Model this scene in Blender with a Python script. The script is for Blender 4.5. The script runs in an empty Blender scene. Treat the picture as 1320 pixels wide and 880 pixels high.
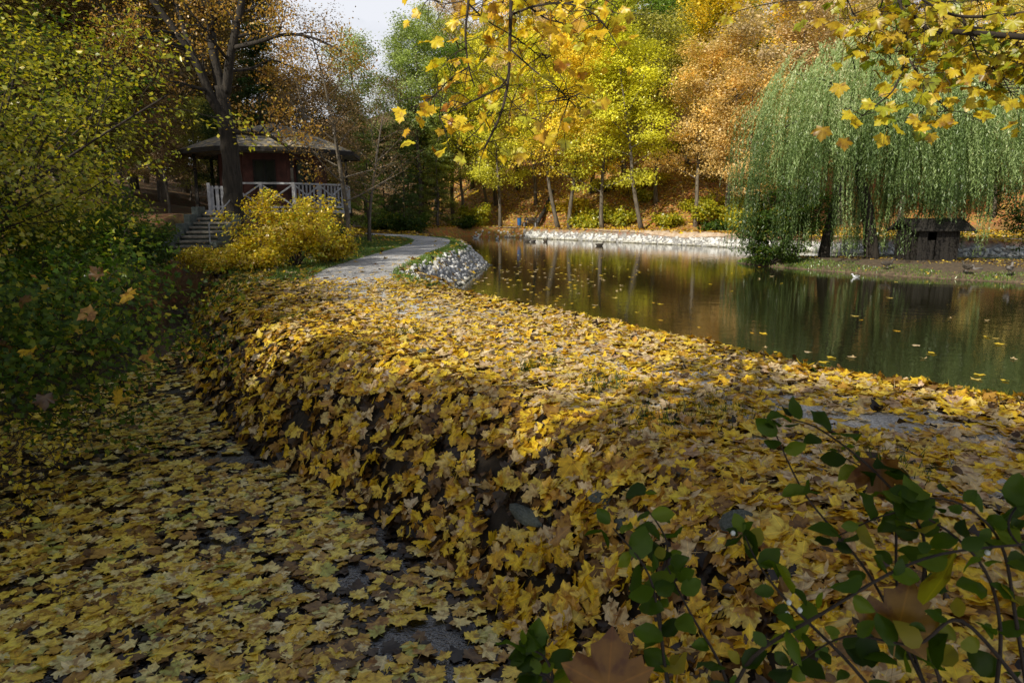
import bpy, math, random
import numpy as np
from mathutils import Vector, Matrix

random.seed(7)
RS = np.random.RandomState
C = bpy.data.collections.new("scene_objects")
bpy.context.scene.collection.children.link(C)
PITCH = math.atan(170/880.0)
CAMZ = 2.5
cp, sp = math.cos(PITCH), math.sin(PITCH)

# ------------------------------------------------------------------ helpers
def ray(px, py):
    x = (px-660)/880.0; y = (440-py)/880.0
    return np.array([x, cp + y*sp, -sp + y*cp])
def at(px, py, Y):
    d = ray(px, py); t = Y/d[1]
    return np.array([d[0]*t, Y, CAMZ + d[2]*t])
def onz(px, py, z):
    d = ray(px, py); t = (z-CAMZ)/d[2]
    return np.array([d[0]*t, d[1]*t, z])

def sm(t):
    t = np.clip(t, 0, 1); return t*t*(3-2*t)
def vnoise(x, y, s=1.0, seed=0):
    x = np.asarray(x, float)*s+seed*17.3; y = np.asarray(y, float)*s+seed*7.7
    xi = np.floor(x); yi = np.floor(y); fx = sm(x-xi); fy = sm(y-yi)
    def h(a, b):
        v = np.sin(a*127.1+b*311.7)*43758.5453
        return v-np.floor(v)
    return (h(xi, yi)*(1-fx)+h(xi+1, yi)*fx)*(1-fy)+(h(xi, yi+1)*(1-fx)+h(xi+1, yi+1)*fx)*fy
def sdist(x, y, poly):
    x = np.asarray(x, float); y = np.asarray(y, float)
    d = np.full(x.shape, 1e9); inside = np.zeros(x.shape, bool)
    n = len(poly)
    for i in range(n):
        ax, ay = poly[i]; bx, by = poly[(i+1) % n]
        ex, ey = bx-ax, by-ay
        t = np.clip(((x-ax)*ex+(y-ay)*ey)/(ex*ex+ey*ey), 0, 1)
        d = np.minimum(d, np.hypot(x-ax-t*ex, y-ay-t*ey))
        c = ((ay > y) != (by > y)) & (x < (bx-ax)*(y-ay)/((by-ay) if by != ay else 1e-9)+ax)
        inside ^= c
    return np.where(inside, -d, d)
def ldist(x, y, line):
    d = np.full(np.shape(x), 1e9)
    for (ax, ay), (bx, by) in zip(line[:-1], line[1:]):
        ex, ey = bx-ax, by-ay
        t = np.clip(((x-ax)*ex+(y-ay)*ey)/(ex*ex+ey*ey), 0, 1)
        d = np.minimum(d, np.hypot(x-ax-t*ex, y-ay-t*ey))
    return d
def smooth_line(pts, n=6, closed=False):
    P = [np.array(p, float) for p in pts]; out = []
    m = len(P); rng_ = range(m if closed else m-1)
    for i in rng_:
        if closed: p0, p1, p2, p3 = P[i-1], P[i], P[(i+1) % m], P[(i+2) % m]
        else: p0, p1, p2, p3 = P[max(i-1, 0)], P[i], P[i+1], P[min(i+2, m-1)]
        for k in range(n):
            t = k/n
            out.append(0.5*((2*p1)+(-p0+p2)*t+(2*p0-5*p1+4*p2-p3)*t*t+(-p0+3*p1-3*p2+p3)*t**3))
    if not closed: out.append(P[-1])
    return [tuple(p) for p in out]

# ------------------------------------------------------------------ plan of the place
PATH = smooth_line([(7.5, -.6), (4.7, 2.2), (3.05, 4.3), (1.8, 6.2), (0.3, 8.5), (-1.5, 11.2), (-3.1, 14), (-3.95, 17), (-4.25, 20.4), (-4.1, 27), (-4.0, 33.5), (-4.9, 39.5), (-8.2, 45), (-12.5, 49), (-20, 54)], 5)
POND = [(30, 3), (14, 2.2), (8.0, 4.0), (5.6, 5.8), (4.2, 7.4), (2.8, 9.6), (1.2, 12.0), (-0.3, 14.6)]
POND += [tuple(onz(px, py, 0)[:2]) for px, py in ((563, 391), (578, 378), (600, 363), (620, 350), (632, 342))]
POND += [(-1.3, 33.5), (-2.0, 38), (-3.4, 43.5), (-5.8, 49), (-7.5, 56), (-6.5, 62), (-4.2, 65)]
POND += [tuple(onz(px, py, 0)[:2]) for px, py in ((645, 305.5), (700, 308), (800, 312.5), (900, 317), (965, 320.5))]
POND += [(19.5, 39.5), (23.8, 36.2), (27.5, 34.5), (34, 33), (44, 30), (46, 12)]
ISL = smooth_line([(10.9, 33.2), (11.3, 31.0), (12.7, 28.7), (14.6, 26.3), (16.4, 24.6), (18.5, 23.4), (22, 22.6), (26, 24), (27.5, 27.5), (24.5, 31.5), (18.5, 33.6), (14, 34.6)], 4, True)
DITCH = [(-9.0, 18.2), (-7.3, 15.0), (-6.2, 12.0), (-4.75, 9.3), (-3.05, 7.0), (-1.7, 5.7), (-.85, 4.75), (-.30, 4.0), (0.1, 2.9), (0.6, 1.2), (1.4, -5), (-8, -6), (-7.0, 0), (-6.4, 5), (-7.0, 9), (-8.3, 13), (-9.8, 18.2)]

def Zg(x, y):
    x = np.asarray(x, float); y = np.asarray(y, float)
    dp = sdist(x, y, POND); dd = sdist(x, y, DITCH)
    s = (x+7)*.66+(y-64)*.75
    far = sm((s+6)/6)
    base = 0.85+.10*(vnoise(x, y, .5, 1)-.5)+.05*(vnoise(x, y, 1.7, 2)-.5)
    pd = ldist(x, y, PATH)
    base = np.where(pd < 1.6, base*sm((pd-.9)/.7)+.86*(1-sm((pd-.9)/.7)), base)
    # mound under stairs and pavilion
    back = 1-sm((y-35)/9); m = sm((-8.3-x)/1.4)*sm((y-20.3)/3.2)*np.maximum(back, sm((-17-x)/5))
    base = base+1.5*m+.45*sm((-6.2-x)/3)*sm((y-17)/3)*(1-m)*back
    base = base+.16*np.maximum(0, -15-x)*sm((y-4)/10)*(1-far)
    cor = (np.abs(x+10.0) < .95) & (y > 20.0) & (y < 24.2)
    base = np.where(cor, np.minimum(base, 1.0+np.maximum(0, y-20.65)*.39), base)
    hs = np.maximum(0, s-6-np.clip((x-17)*1.3, 0, 26))
    base = base+np.minimum(.40*hs, 34)*sm(hs/8)+.5*far*(vnoise(x, y, .13, 5)-.5)*sm(hs/5)*3
    wd = 1.45+.35*vnoise(x, y, .6, 4)
    td = np.clip(dd/wd, 0, 1); td = .75*np.sin(td*math.pi/2)+.25*sm(td)
    zd = -.32+(base+.32)*td
    z = np.minimum(base, zd)
    tp = np.clip(dp/1.0, 0, 1)
    z = np.where(dp < 1.0, np.minimum(z, -.05+(base+.05)*(tp*.65+.35*sm(tp))), z)
    z = np.where(dp < 0, np.maximum(-1.0, dp*.55)-.05, z)
    return z
def Zn(x, y, e=.06):
    zx = (Zg(x+e, y)-Zg(x-e, y))/(2*e); zy = (Zg(x, y+e)-Zg(x, y-e))/(2*e)
    n = np.stack([-zx, -zy, np.ones_like(zx)], -1)
    return n/np.linalg.norm(n, axis=-1, keepdims=True)
def zg1(x, y): return float(Zg(np.array([x]), np.array([y]))[0])

# ------------------------------------------------------------------ object plumbing
def tag(o, label=None, cat=None, group=None, kind=None):
    if label: o['label'] = label
    if cat: o['category'] = cat
    if group: o['group'] = group
    if kind: o['kind'] = kind
    return o
def empty(name, loc=(0, 0, 0), rz=0, **k):
    o = bpy.data.objects.new(name, None); C.objects.link(o)
    o.location = tuple(float(v) for v in loc); o.rotation_euler = (0, 0, rz); o.empty_display_size = .2
    return tag(o, **k)
def link_mesh(name, me, mat, parent=None):
    o = bpy.data.objects.new(name, me); C.objects.link(o)
    if mat is not None and len(me.materials) == 0: me.materials.append(mat)
    if parent: o.parent = parent
    return o
def copy_tree(o, parent=None):
    c = o.copy(); C.objects.link(c); c.parent = parent
    for ch in list(o.children): copy_tree(ch, c)
    return c
def np_mesh(name, V, F, attrs=None, vattrs=None, smooth=False):
    """V (n,3); F (m,k) all faces with k corners"""
    V = np.ascontiguousarray(V, np.float32); F = np.ascontiguousarray(F, np.int32)
    me = bpy.data.meshes.new(name)
    me.vertices.add(len(V)); me.vertices.foreach_set('co', V.ravel())
    m, k = F.shape
    me.loops.add(m*k); me.loops.foreach_set('vertex_index', F.ravel())
    me.polygons.add(m)
    me.polygons.foreach_set('loop_start', np.arange(0, m*k, k, dtype=np.int32))
    me.polygons.foreach_set('loop_total', np.full(m, k, np.int32))
    if smooth: me.polygons.foreach_set('use_smooth', np.ones(m, bool))
    for kx, v in (attrs or {}).items():
        a = me.attributes.new(kx, 'FLOAT', 'FACE'); a.data.foreach_set('value', np.ascontiguousarray(v, np.float32))
    for kx, v in (vattrs or {}).items():
        a = me.attributes.new(kx, 'FLOAT', 'POINT'); a.data.foreach_set('value', np.ascontiguousarray(v, np.float32))
    me.update(calc_edges=True); me.validate()
    return me
class MB:
    def __init__(s): s.v = []; s.f = []; s.n = 0
    def add(s, V, F):
        for f in F: s.f.append([i+s.n for i in f])
        s.v.extend([tuple(map(float, p)) for p in V]); s.n += len(V)
    def tube(s, pts, rad, sides=6, cap=True):
        P = np.array(pts, float); n = len(P)
        if np.isscalar(rad): rad = [rad]*n
        T = np.gradient(P, axis=0); T /= np.linalg.norm(T, axis=1, keepdims=True)+1e-9
        ref = np.array([0, 0, 1.]) if abs(T[0][2]) < .9 else np.array([1., 0, 0])
        u = np.cross(T[0], ref); u /= np.linalg.norm(u)
        V = []
        for i in range(n):
            u = u-T[i]*np.dot(u, T[i]); u /= np.linalg.norm(u)+1e-9
            w = np.cross(T[i], u)
            for k in range(sides):
                a = 2*math.pi*k/sides
                V.append(P[i]+rad[i]*(u*math.cos(a)+w*math.sin(a)))
        F = [(i*sides+k, i*sides+(k+1) % sides, (i+1)*sides+(k+1) % sides, (i+1)*sides+k) for i in range(n-1) for k in range(sides)]
        if cap: F += [tuple(range(sides))[::-1], tuple((n-1)*sides+k for k in range(sides))]
        s.add(V, F); return s
    def box(s, c, h, rz=0, tilt=None):
        M = Matrix.Rotation(rz, 3, 'Z')
        if tilt is not None: M = M @ tilt
        V = [tuple(Vector(c)+M @ Vector((sx*h[0], sy*h[1], sz*h[2]))) for sx in (-1, 1) for sy in (-1, 1) for sz in (-1, 1)]
        s.add(V, [(0, 1, 3, 2), (4, 6, 7, 5), (0, 4, 5, 1), (2, 3, 7, 6), (0, 2, 6, 4), (1, 5, 7, 3)]); return s
    def bar(s, a, b, w, t):
        a = Vector(a); b = Vector(b); d = (b-a); L = d.length; d.normalize()
        up = Vector((0, 0, 1)) if abs(d.z) < .95 else Vector((0, 1, 0))
        u = d.cross(up).normalized(); v = u.cross(d)
        V = [tuple(p+u*(sx*w/2)+v*(sz*t/2)) for p in (a, b) for sx in (-1, 1) for sz in (-1, 1)]
        s.add(V, [(0, 1, 3, 2), (4, 6, 7, 5), (0, 4, 5, 1), (2, 3, 7, 6), (0, 2, 6, 4), (1, 5, 7, 3)]); return s
    def build(s, name, mat, parent=None, smooth=False, bevel=0):
        me = bpy.data.meshes.new(name); me.from_pydata(s.v, [], s.f); me.update()
        if smooth: me.polygons.foreach_set('use_smooth', [True]*len(me.polygons))
        o = link_mesh(name, me, mat, parent)
        if bevel:
            b = o.modifiers.new('bevel', 'BEVEL'); b.width = bevel; b.segments = 2; b.limit_method = 'ANGLE'
        return o

# ------------------------------------------------------------------ materials
def newmat(name):
    m = bpy.data.materials.new(name); m.use_nodes = True; nt = m.node_tree; nt.nodes.clear()
    out = nt.nodes.new('ShaderNodeOutputMaterial')
    return m, nt, out
def N(nt, t, **k):
    n = nt.nodes.new(t)
    for a, b in k.items(): setattr(n, a, b)
    return n
def ramp(nt, stops, interp='LINEAR'):
    r = N(nt, 'ShaderNodeValToRGB'); r.color_ramp.interpolation = interp
    e = r.color_ramp.elements
    while len(e) > 1: e.remove(e[-1])
    e[0].position = stops[0][0]; e[0].color = (*stops[0][1], 1)
    for p, c in stops[1:]:
        q = e.new(p); q.color = (*c, 1)
    return r
def mixc(nt, mode, f, a, b):
    m = N(nt, 'ShaderNodeMix', data_type='RGBA', blend_type=mode)
    for sock, v in ((m.inputs[0], f), (m.inputs[6], a), (m.inputs[7], b)):
        if hasattr(v, 'is_linked'): nt.links.new(v, sock)
        elif isinstance(v, (int, float)): sock.default_value = v
        else: sock.default_value = (*v, 1)
    return m.outputs[2]
def leafmat(name, stops, trans=.35, objcol=False, veins=False, gloss=.06, clump=0, tip=None):
    m, nt, out = newmat(name)
    at_ = N(nt, 'ShaderNodeAttribute', attribute_name='rnd')
    r = ramp(nt, stops); nt.links.new(at_.outputs['Fac'], r.inputs[0])
    col = r.outputs[0]
    if objcol:
        oi = N(nt, 'ShaderNodeObjectInfo'); col = mixc(nt, 'MULTIPLY', 1.0, col, oi.outputs['Color'])
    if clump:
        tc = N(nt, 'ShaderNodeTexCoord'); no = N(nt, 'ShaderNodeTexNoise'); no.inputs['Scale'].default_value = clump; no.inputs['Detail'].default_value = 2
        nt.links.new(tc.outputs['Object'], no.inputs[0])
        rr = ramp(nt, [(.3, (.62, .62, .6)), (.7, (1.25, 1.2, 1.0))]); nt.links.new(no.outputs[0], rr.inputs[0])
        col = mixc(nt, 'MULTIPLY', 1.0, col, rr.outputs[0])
    if veins:
        av = N(nt, 'ShaderNodeAttribute', attribute_name='lobe')
        rv = ramp(nt, [(0, (.80, .74, .62)), (.80, (1, 1, 1)), (.93, (1.0, 1.0, .9)), (.975, (1.3, 1.25, 1.15))]); nt.links.new(av.outputs['Fac'], rv.inputs[0])
        col = mixc(nt, 'MULTIPLY', 1.0, col, rv.outputs[0])
        no = N(nt, 'ShaderNodeTexNoise'); no.inputs['Scale'].default_value = 22; no.inputs['Detail'].default_value = 4
        tc = N(nt, 'ShaderNodeTexCoord'); nt.links.new(tc.outputs['Object'], no.inputs[0])
        rr = ramp(nt, [(.36, (.42, .27, .14)), (.46, (.85, .8, .7)), (.62, (1.1, 1.1, 1.1))]); nt.links.new(no.outputs[0], rr.inputs[0])
        col = mixc(nt, 'MULTIPLY', .85, col, rr.outputs[0])
    d = N(nt, 'ShaderNodeBsdfDiffuse'); t = N(nt, 'ShaderNodeBsdfTranslucent'); g = N(nt, 'ShaderNodeBsdfGlossy'); g.inputs['Roughness'].default_value = .38
    nt.links.new(col, d.inputs[0])
    tcx = mixc(nt, 'MULTIPLY', 1.0, col, (1.15, 1.2, .6)); nt.links.new(tcx, t.inputs[0])
    ms = N(nt, 'ShaderNodeMixShader'); ms.inputs[0].default_value = trans
    nt.links.new(d.outputs[0], ms.inputs[1]); nt.links.new(t.outputs[0], ms.inputs[2])
    m2 = N(nt, 'ShaderNodeMixShader'); m2.inputs[0].default_value = gloss
    nt.links.new(ms.outputs[0], m2.inputs[1]); nt.links.new(g.outputs[0], m2.inputs[2])
    nt.links.new(m2.outputs[0], out.inputs[0])
    return m
def solid(name, c1, c2, scale=6, rough=.85, bump=.3, detail=6, stretch=None, metallic=0, obj='Object'):
    m, nt, out = newmat(name)
    b = N(nt, 'ShaderNodeBsdfPrincipled'); b.inputs['Roughness'].default_value = rough; b.inputs['Metallic'].default_value = metallic
    tc = N(nt, 'ShaderNodeTexCoord'); mp = N(nt, 'ShaderNodeMapping')
    if stretch: mp.inputs['Scale'].default_value = stretch
    nt.links.new(tc.outputs[obj], mp.inputs[0])
    no = N(nt, 'ShaderNodeTexNoise'); no.inputs['Scale'].default_value = scale; no.inputs['Detail'].default_value = detail; no.inputs['Roughness'].default_value = .65
    nt.links.new(mp.outputs[0], no.inputs[0])
    r = ramp(nt, [(.32, c1), (.68, c2)]); nt.links.new(no.outputs[0], r.inputs[0])
    nt.links.new(r.outputs[0], b.inputs['Base Color'])
    bp = N(nt, 'ShaderNodeBump'); bp.inputs['Strength'].default_value = bump; bp.inputs['Distance'].default_value = .05
    nt.links.new(no.outputs[0], bp.inputs['Height']); nt.links.new(bp.outputs[0], b.inputs['Normal'])
    nt.links.new(b.outputs[0], out.inputs[0])
    return m

M = {}
M['bark'] = solid('dark_bark', (.010, .008, .006), (.048, .038, .028), 5, .95, .8, stretch=(3, 3, .5))
M['bark_far'] = solid('grey_bark', (.05, .042, .032), (.20, .165, .12), 3, .95, .5, stretch=(2, 2, .5))
M['twig'] = solid('twig_bark', (.015, .011, .008), (.05, .035, .024), 9, .9, .3)
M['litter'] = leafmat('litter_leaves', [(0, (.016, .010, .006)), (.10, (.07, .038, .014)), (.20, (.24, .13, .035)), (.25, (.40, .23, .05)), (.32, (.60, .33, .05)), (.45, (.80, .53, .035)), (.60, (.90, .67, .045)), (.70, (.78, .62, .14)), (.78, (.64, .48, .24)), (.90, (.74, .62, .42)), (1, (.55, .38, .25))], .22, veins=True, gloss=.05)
M['floatleaf'] = leafmat('ditch_leaves', [(0, (.012, .008, .005)), (.18, (.08, .045, .018)), (.32, (.46, .27, .07)), (.5, (.80, .56, .07)), (.7, (.92, .76, .12)), (.88, (.86, .74, .42)), (1, (.45, .48, .08))], .15, veins=True, gloss=.07)
M['maple_yellow'] = leafmat('maple_yellow', [(0, (.45, .20, .02)), (.12, (.85, .58, .03)), (.75, (.92, .74, .05)), (1, (.60, .62, .06))], .5, veins=True, gloss=.03)
M['maple_olive'] = leafmat('maple_olive', [(0, (.30, .18, .01)), (.35, (.70, .52, .03)), (.65, (.55, .50, .03)), (1, (.22, .32, .03))], .5, veins=True, gloss=.03)
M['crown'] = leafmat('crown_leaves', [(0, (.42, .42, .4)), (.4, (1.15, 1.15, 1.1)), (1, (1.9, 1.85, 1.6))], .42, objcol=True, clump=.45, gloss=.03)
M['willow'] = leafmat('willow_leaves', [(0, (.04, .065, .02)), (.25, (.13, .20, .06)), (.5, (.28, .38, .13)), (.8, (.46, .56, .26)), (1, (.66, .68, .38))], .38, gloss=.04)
M['shrub_green'] = leafmat('shrub_green', [(0, (.02, .04, .006)), (.5, (.05, .10, .012)), (.82, (.11, .16, .02)), (1, (.35, .27, .03))], .45, gloss=.02)
M['shrub_yellow'] = leafmat('shrub_yellow', [(0, (.14, .18, .015)), (.4, (.36, .38, .02)), (.8, (.62, .52, .025)), (1, (.70, .44, .03))], .45)
M['shrub_leafy'] = leafmat('shrub_leafy', [(0, (.02, .045, .006)), (.45, (.06, .12, .012)), (.72, (.16, .22, .02)), (.85, (.40, .36, .03)), (1, (.42, .20, .03))], .45, gloss=.02)
M['shrub_gold'] = leafmat('shrub_gold', [(0, (.22, .10, .02)), (.25, (.52, .34, .02)), (.55, (.80, .62, .03)), (.78, (.62, .60, .04)), (1, (.20, .34, .03))], .4, clump=2.2)
M['snow_leaf'] = leafmat('snowberry_leaf', [(0, (.022, .045, .003)), (.6, (.07, .13, .008)), (.9, (.15, .21, .012)), (1, (.32, .27, .03))], .45, gloss=.015)
M['grass'] = leafmat('grass_blades', [(0, (.05, .10, .012)), (.6, (.15, .27, .03)), (1, (.30, .36, .07))], .35)

# ground
def ground_mat():
    m, nt, out = newmat('ground'); b = N(nt, 'ShaderNodeBsdfPrincipled'); b.inputs['Roughness'].default_value = .95
    tc = N(nt, 'ShaderNodeTexCoord')
    n1 = N(nt, 'ShaderNodeTexNoise'); n1.inputs['Scale'].default_value = 9; n1.inputs['Detail'].default_value = 8
    n2 = N(nt, 'ShaderNodeTexVoronoi'); n2.inputs['Scale'].default_value = 5
    n3 = N(nt, 'ShaderNodeTexNoise'); n3.inputs['Scale'].default_value = .35; n3.inputs['Detail'].default_value = 3
    for n in (n1, n2, n3): nt.links.new(tc.outputs['Object'], n.inputs[0])
    soil = ramp(nt, [(.3, (.008, .006, .004)), (.7, (.040, .028, .016))]); nt.links.new(n1.outputs[0], soil.inputs[0])
    lit = ramp(nt, [(.2, (.22, .10, .03)), (.5, (.52, .27, .07)), (.8, (.66, .42, .14))]); nt.links.new(n1.outputs[0], lit.inputs[0])
    lv = mixc(nt, 'MULTIPLY', .5, lit.outputs[0], n2.outputs['Color'])
    gr = ramp(nt, [(.3, (.05, .085, .015)), (.7, (.16, .22, .05))]); nt.links.new(n1.outputs[0], gr.inputs[0])
    a = N(nt, 'ShaderNodeAttribute', attribute_name='leafy'); g = N(nt, 'ShaderNodeAttribute', attribute_name='grassy')
    c = mixc(nt, 'MIX', a.outputs['Fac'], soil.outputs[0], lv)
    c = mixc(nt, 'MIX', g.outputs['Fac'], c, gr.outputs[0])
    st = N(nt, 'ShaderNodeAttribute', attribute_name='stony')
    stc = ramp(nt, [(.3, (.12, .12, .12)), (.7, (.42, .41, .40))]); nt.links.new(n1.outputs[0], stc.inputs[0])
    c = mixc(nt, 'MIX', st.outputs['Fac'], c, stc.outputs[0])
    nt.links.new(c, b.inputs['Base Color'])
    bp = N(nt, 'ShaderNodeBump'); bp.inputs['Strength'].default_value = .6; bp.inputs['Distance'].default_value = .05
    nt.links.new(n1.outputs[0], bp.inputs['Height']); nt.links.new(bp.outputs[0], b.inputs['Normal'])
    nt.links.new(b.outputs[0], out.inputs[0]); return m
M['ground'] = ground_mat()
def gravel_mat():
    m, nt, out = newmat('gravel'); b = N(nt, 'ShaderNodeBsdfPrincipled'); b.inputs['Roughness'].default_value = .9
    tc = N(nt, 'ShaderNodeTexCoord')
    v = N(nt, 'ShaderNodeTexVoronoi'); v.inputs['Scale'].default_value = 70
    n = N(nt, 'ShaderNodeTexNoise'); n.inputs['Scale'].default_value = 1.4; n.inputs['Detail'].default_value = 6
    for q in (v, n): nt.links.new(tc.outputs['Object'], q.inputs[0])
    r = ramp(nt, [(0, (.30, .295, .29)), (.5, (.54, .53, .52)), (1, (.76, .75, .74))])
    sep = N(nt, 'ShaderNodeSeparateColor'); nt.links.new(v.outputs['Color'], sep.inputs[0]); nt.links.new(sep.outputs[0], r.inputs[0])
    r2 = ramp(nt, [(.35, (.72, .70, .68)), (.65, (1.1, 1.1, 1.1))]); nt.links.new(n.outputs[0], r2.inputs[0])
    nt.links.new(mixc(nt, 'MULTIPLY', 1, r.outputs[0], r2.outputs[0]), b.inputs['Base Color'])
    bp = N(nt, 'ShaderNodeBump'); bp.inputs['Strength'].default_value = .8; bp.inputs['Distance'].default_value = .01
    nt.links.new(v.outputs[0], bp.inputs['Height']); nt.links.new(bp.outputs[0], b.inputs['Normal'])
    nt.links.new(b.outputs[0], out.inputs[0]); return m
M['gravel'] = gravel_mat()
def water_mat(name, base, bump, s1, s2, rough=.02):
    m, nt, out = newmat(name); b = N(nt, 'ShaderNodeBsdfPrincipled')
    b.inputs['Base Color'].default_value = (*base, 1); b.inputs['Roughness'].default_value = rough; b.inputs['IOR'].default_value = 1.5 if name[0] == 'p' else 1.75
    b.inputs['Specular IOR Level'].default_value = 1.0
    tc = N(nt, 'ShaderNodeTexCoord'); mp = N(nt, 'ShaderNodeMapping'); mp.inputs['Scale'].default_value = (1, 1.6, 1); mp.inputs['Rotation'].default_value = (0, 0, .3)
    nt.links.new(tc.outputs['Object'], mp.inputs[0])
    n1 = N(nt, 'ShaderNodeTexNoise'); n1.inputs['Scale'].default_value = s1; n1.inputs['Detail'].default_value = 2
    n2 = N(nt, 'ShaderNodeTexNoise'); n2.inputs['Scale'].default_value = s2; n2.inputs['Detail'].default_value = 3
    for q in (n1, n2): nt.links.new(mp.outputs[0], q.inputs[0])
    ad = N(nt, 'ShaderNodeMath', operation='MULTIPLY_ADD'); nt.links.new(n1.outputs[0], ad.inputs[0]); ad.inputs[1].default_value = .35; nt.links.new(n2.outputs[0], ad.inputs[2])
    bp = N(nt, 'ShaderNodeBump'); bp.inputs['Strength'].default_value = bump; bp.inputs['Distance'].default_value = .02
    nt.links.new(ad.outputs[0], bp.inputs['Height']); nt.links.new(bp.outputs[0], b.inputs['Normal'])
    nt.links.new(b.outputs[0], out.inputs[0]); return m
M['pond'] = water_mat('pond_water', (.018, .017, .008), .22, 7, 1.6)
M['ditchw'] = water_mat('ditch_water', (.006, .006, .008), .8, 60, 22)
M['stone'] = solid('pale_stone', (.40, .40, .40), (.85, .84, .81), 5, .85, .5)
def wetline(m):
    nt = m.node_tree; b = [n for n in nt.nodes if n.type == 'BSDF_PRINCIPLED'][0]; src = b.inputs['Base Color'].links[0].from_socket
    g = N(nt, 'ShaderNodeNewGeometry'); sp_ = N(nt, 'ShaderNodeSeparateXYZ'); nt.links.new(g.outputs['Position'], sp_.inputs[0])
    r_ = ramp(nt, [(.02, (.22, .21, .15)), (.08, (.75, .73, .66)), (.2, (1, 1, 1))]); nt.links.new(sp_.outputs[2], r_.inputs[0])
    n_ = N(nt, 'ShaderNodeTexNoise'); n_.inputs['Scale'].default_value = 2.2; n_.inputs['Detail'].default_value = 4; nt.links.new(g.outputs['Position'], n_.inputs[0])
    q_ = ramp(nt, [(.35, (.68, .65, .58)), (.55, (1.1, 1.1, 1.1))]); nt.links.new(n_.outputs[0], q_.inputs[0])
    c_ = mixc(nt, 'MULTIPLY', 1, src, r_.outputs[0]); c_ = mixc(nt, 'MULTIPLY', 1, c_, q_.outputs[0]); nt.links.new(c_, b.inputs['Base Color'])
wetline(M['stone'])
M['slate'] = solid('green_slate', (.05, .065, .055), (.16, .18, .16), 7, .8, .8)
M['stepstone'] = solid('step_stone', (.10, .09, .075), (.30, .27, .22), 6, .9, .5)
M['white'] = solid('white_paint', (.24, .24, .25), (.46, .46, .48), 5, .6, .1)
M['metal'] = solid('grey_metal', (.30, .32, .36), (.45, .47, .5), 5, .4, .05, metallic=.4)
M['redwood'] = solid('red_wall', (.06, .022, .016), (.14, .05, .035), 4, .85, .25, stretch=(1, 1, 1))
M['darkwood'] = solid('dark_wood', (.008, .007, .006), (.030, .024, .018), 4, .9, .5, stretch=(1, 1, 6))
M['plaster'] = solid('grey_plaster', (.13, .13, .13), (.24, .24, .25), 3, .9, .2)
M['glass'] = solid('dark_glass', (.012, .013, .015), (.03, .03, .035), 3, .1, .02)
M['blue'] = solid('blue_paint', (.02, .09, .25), (.03, .14, .35), 3, .5, .05)
M['islandsoil'] = solid('island_soil', (.04, .028, .018), (.17, .12, .07), 8, .95, .5)
M['duck_dark'] = solid('duck_dark', (.03, .025, .02), (.10, .08, .06), 20, .8, .1)
M['duck_grey'] = solid('duck_grey', (.10, .09, .085), (.28, .25, .22), 20, .8, .1)
M['duck_white'] = solid('duck_white', (.6, .62, .66), (.75, .77, .8), 20, .8, .1)
M['berry'] = solid('white_berry', (.55, .60, .55), (.75, .78, .74), 20, .35, .05)
def roof_mat():
    m, nt, out = newmat('roof_shingles'); b = N(nt, 'ShaderNodeBsdfPrincipled'); b.inputs['Roughness'].default_value = .9
    tc = N(nt, 'ShaderNodeTexCoord'); v = N(nt, 'ShaderNodeTexVoronoi'); v.inputs['Scale'].default_value = 7
    n = N(nt, 'ShaderNodeTexNoise'); n.inputs['Scale'].default_value = 3; n.inputs['Detail'].default_value = 8
    for q in (v, n): nt.links.new(tc.outputs['Object'], q.inputs[0])
    sep = N(nt, 'ShaderNodeSeparateColor'); nt.links.new(v.outputs['Color'], sep.inputs[0])
    r = ramp(nt, [(0, (.09, .085, .08)), (.55, (.22, .20, .18)), (.8, (.34, .28, .18)), (1, (.42, .30, .08))]); nt.links.new(sep.outputs[0], r.inputs[0])
    r2 = ramp(nt, [(.35, (.55, .55, .5)), (.65, (1.2, 1.2, 1.2))]); nt.links.new(n.outputs[0], r2.inputs[0])
    nt.links.new(mixc(nt, 'MULTIPLY', 1, r.outputs[0], r2.outputs[0]), b.inputs['Base Color'])
    bp = N(nt, 'ShaderNodeBump'); bp.inputs['Strength'].default_value = .7; bp.inputs['Distance'].default_value = .03
    nt.links.new(sep.outputs[1], bp.inputs['Height']); nt.links.new(bp.outputs[0], b.inputs['Normal'])
    nt.links.new(b.outputs[0], out.inputs[0]); return m
M['roof'] = roof_mat()

# ------------------------------------------------------------------ leaf templates
def mirror(half):
    R_ = half; L_ = [(-x, y, l) for x, y, l in half[1:-1]][::-1]
    return R_+L_
OUT_N = mirror([(0, -.28, 0), (.14, -.36, .3), (.40, -.40, 1), (.37, -.24, .4), (.53, -.12, .6), (.66, .09, 1), (.50, .12, .5), (.46, .26, .6), (.26, .19, 0), (.29, .38, .6), (.17, .41, .3), (0, .64, 1)])
OUT_M = mirror([(0, -.28, 0), (.40, -.38, 1), (.36, -.18, .2), (.64, .10, 1), (.28, .22, .1), (0, .66, 1)])
def fan(outline, centre=(0, -.18), stalk=False):
    V = [(centre[0], centre[1], 1.0)]+[tuple(p) for p in outline]
    n = len(outline); F = [(0, 1+i, 1+(i+1) % n) for i in range(n)]
    if stalk:
        k = len(V); V += [(-.012, -.27, 1), (.012, -.27, 1), (.05, -.85, 1)]; F.append((k, k+1, k+2))
    return np.array(V), np.array(F)
T_NEAR = fan(OUT_N, stalk=True); T_MID = fan(OUT_M)
T_OV = fan([(0, -.5, 1), (.2, -.38, .5), (.36, -.1, 0), (.33, .18, 0), (.16, .42, .5), (0, .56, 1), (-.16, .42, .5), (-.33, .18, 0), (-.36, -.1, 0), (-.2, -.38, .5)], (0, 0))
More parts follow.
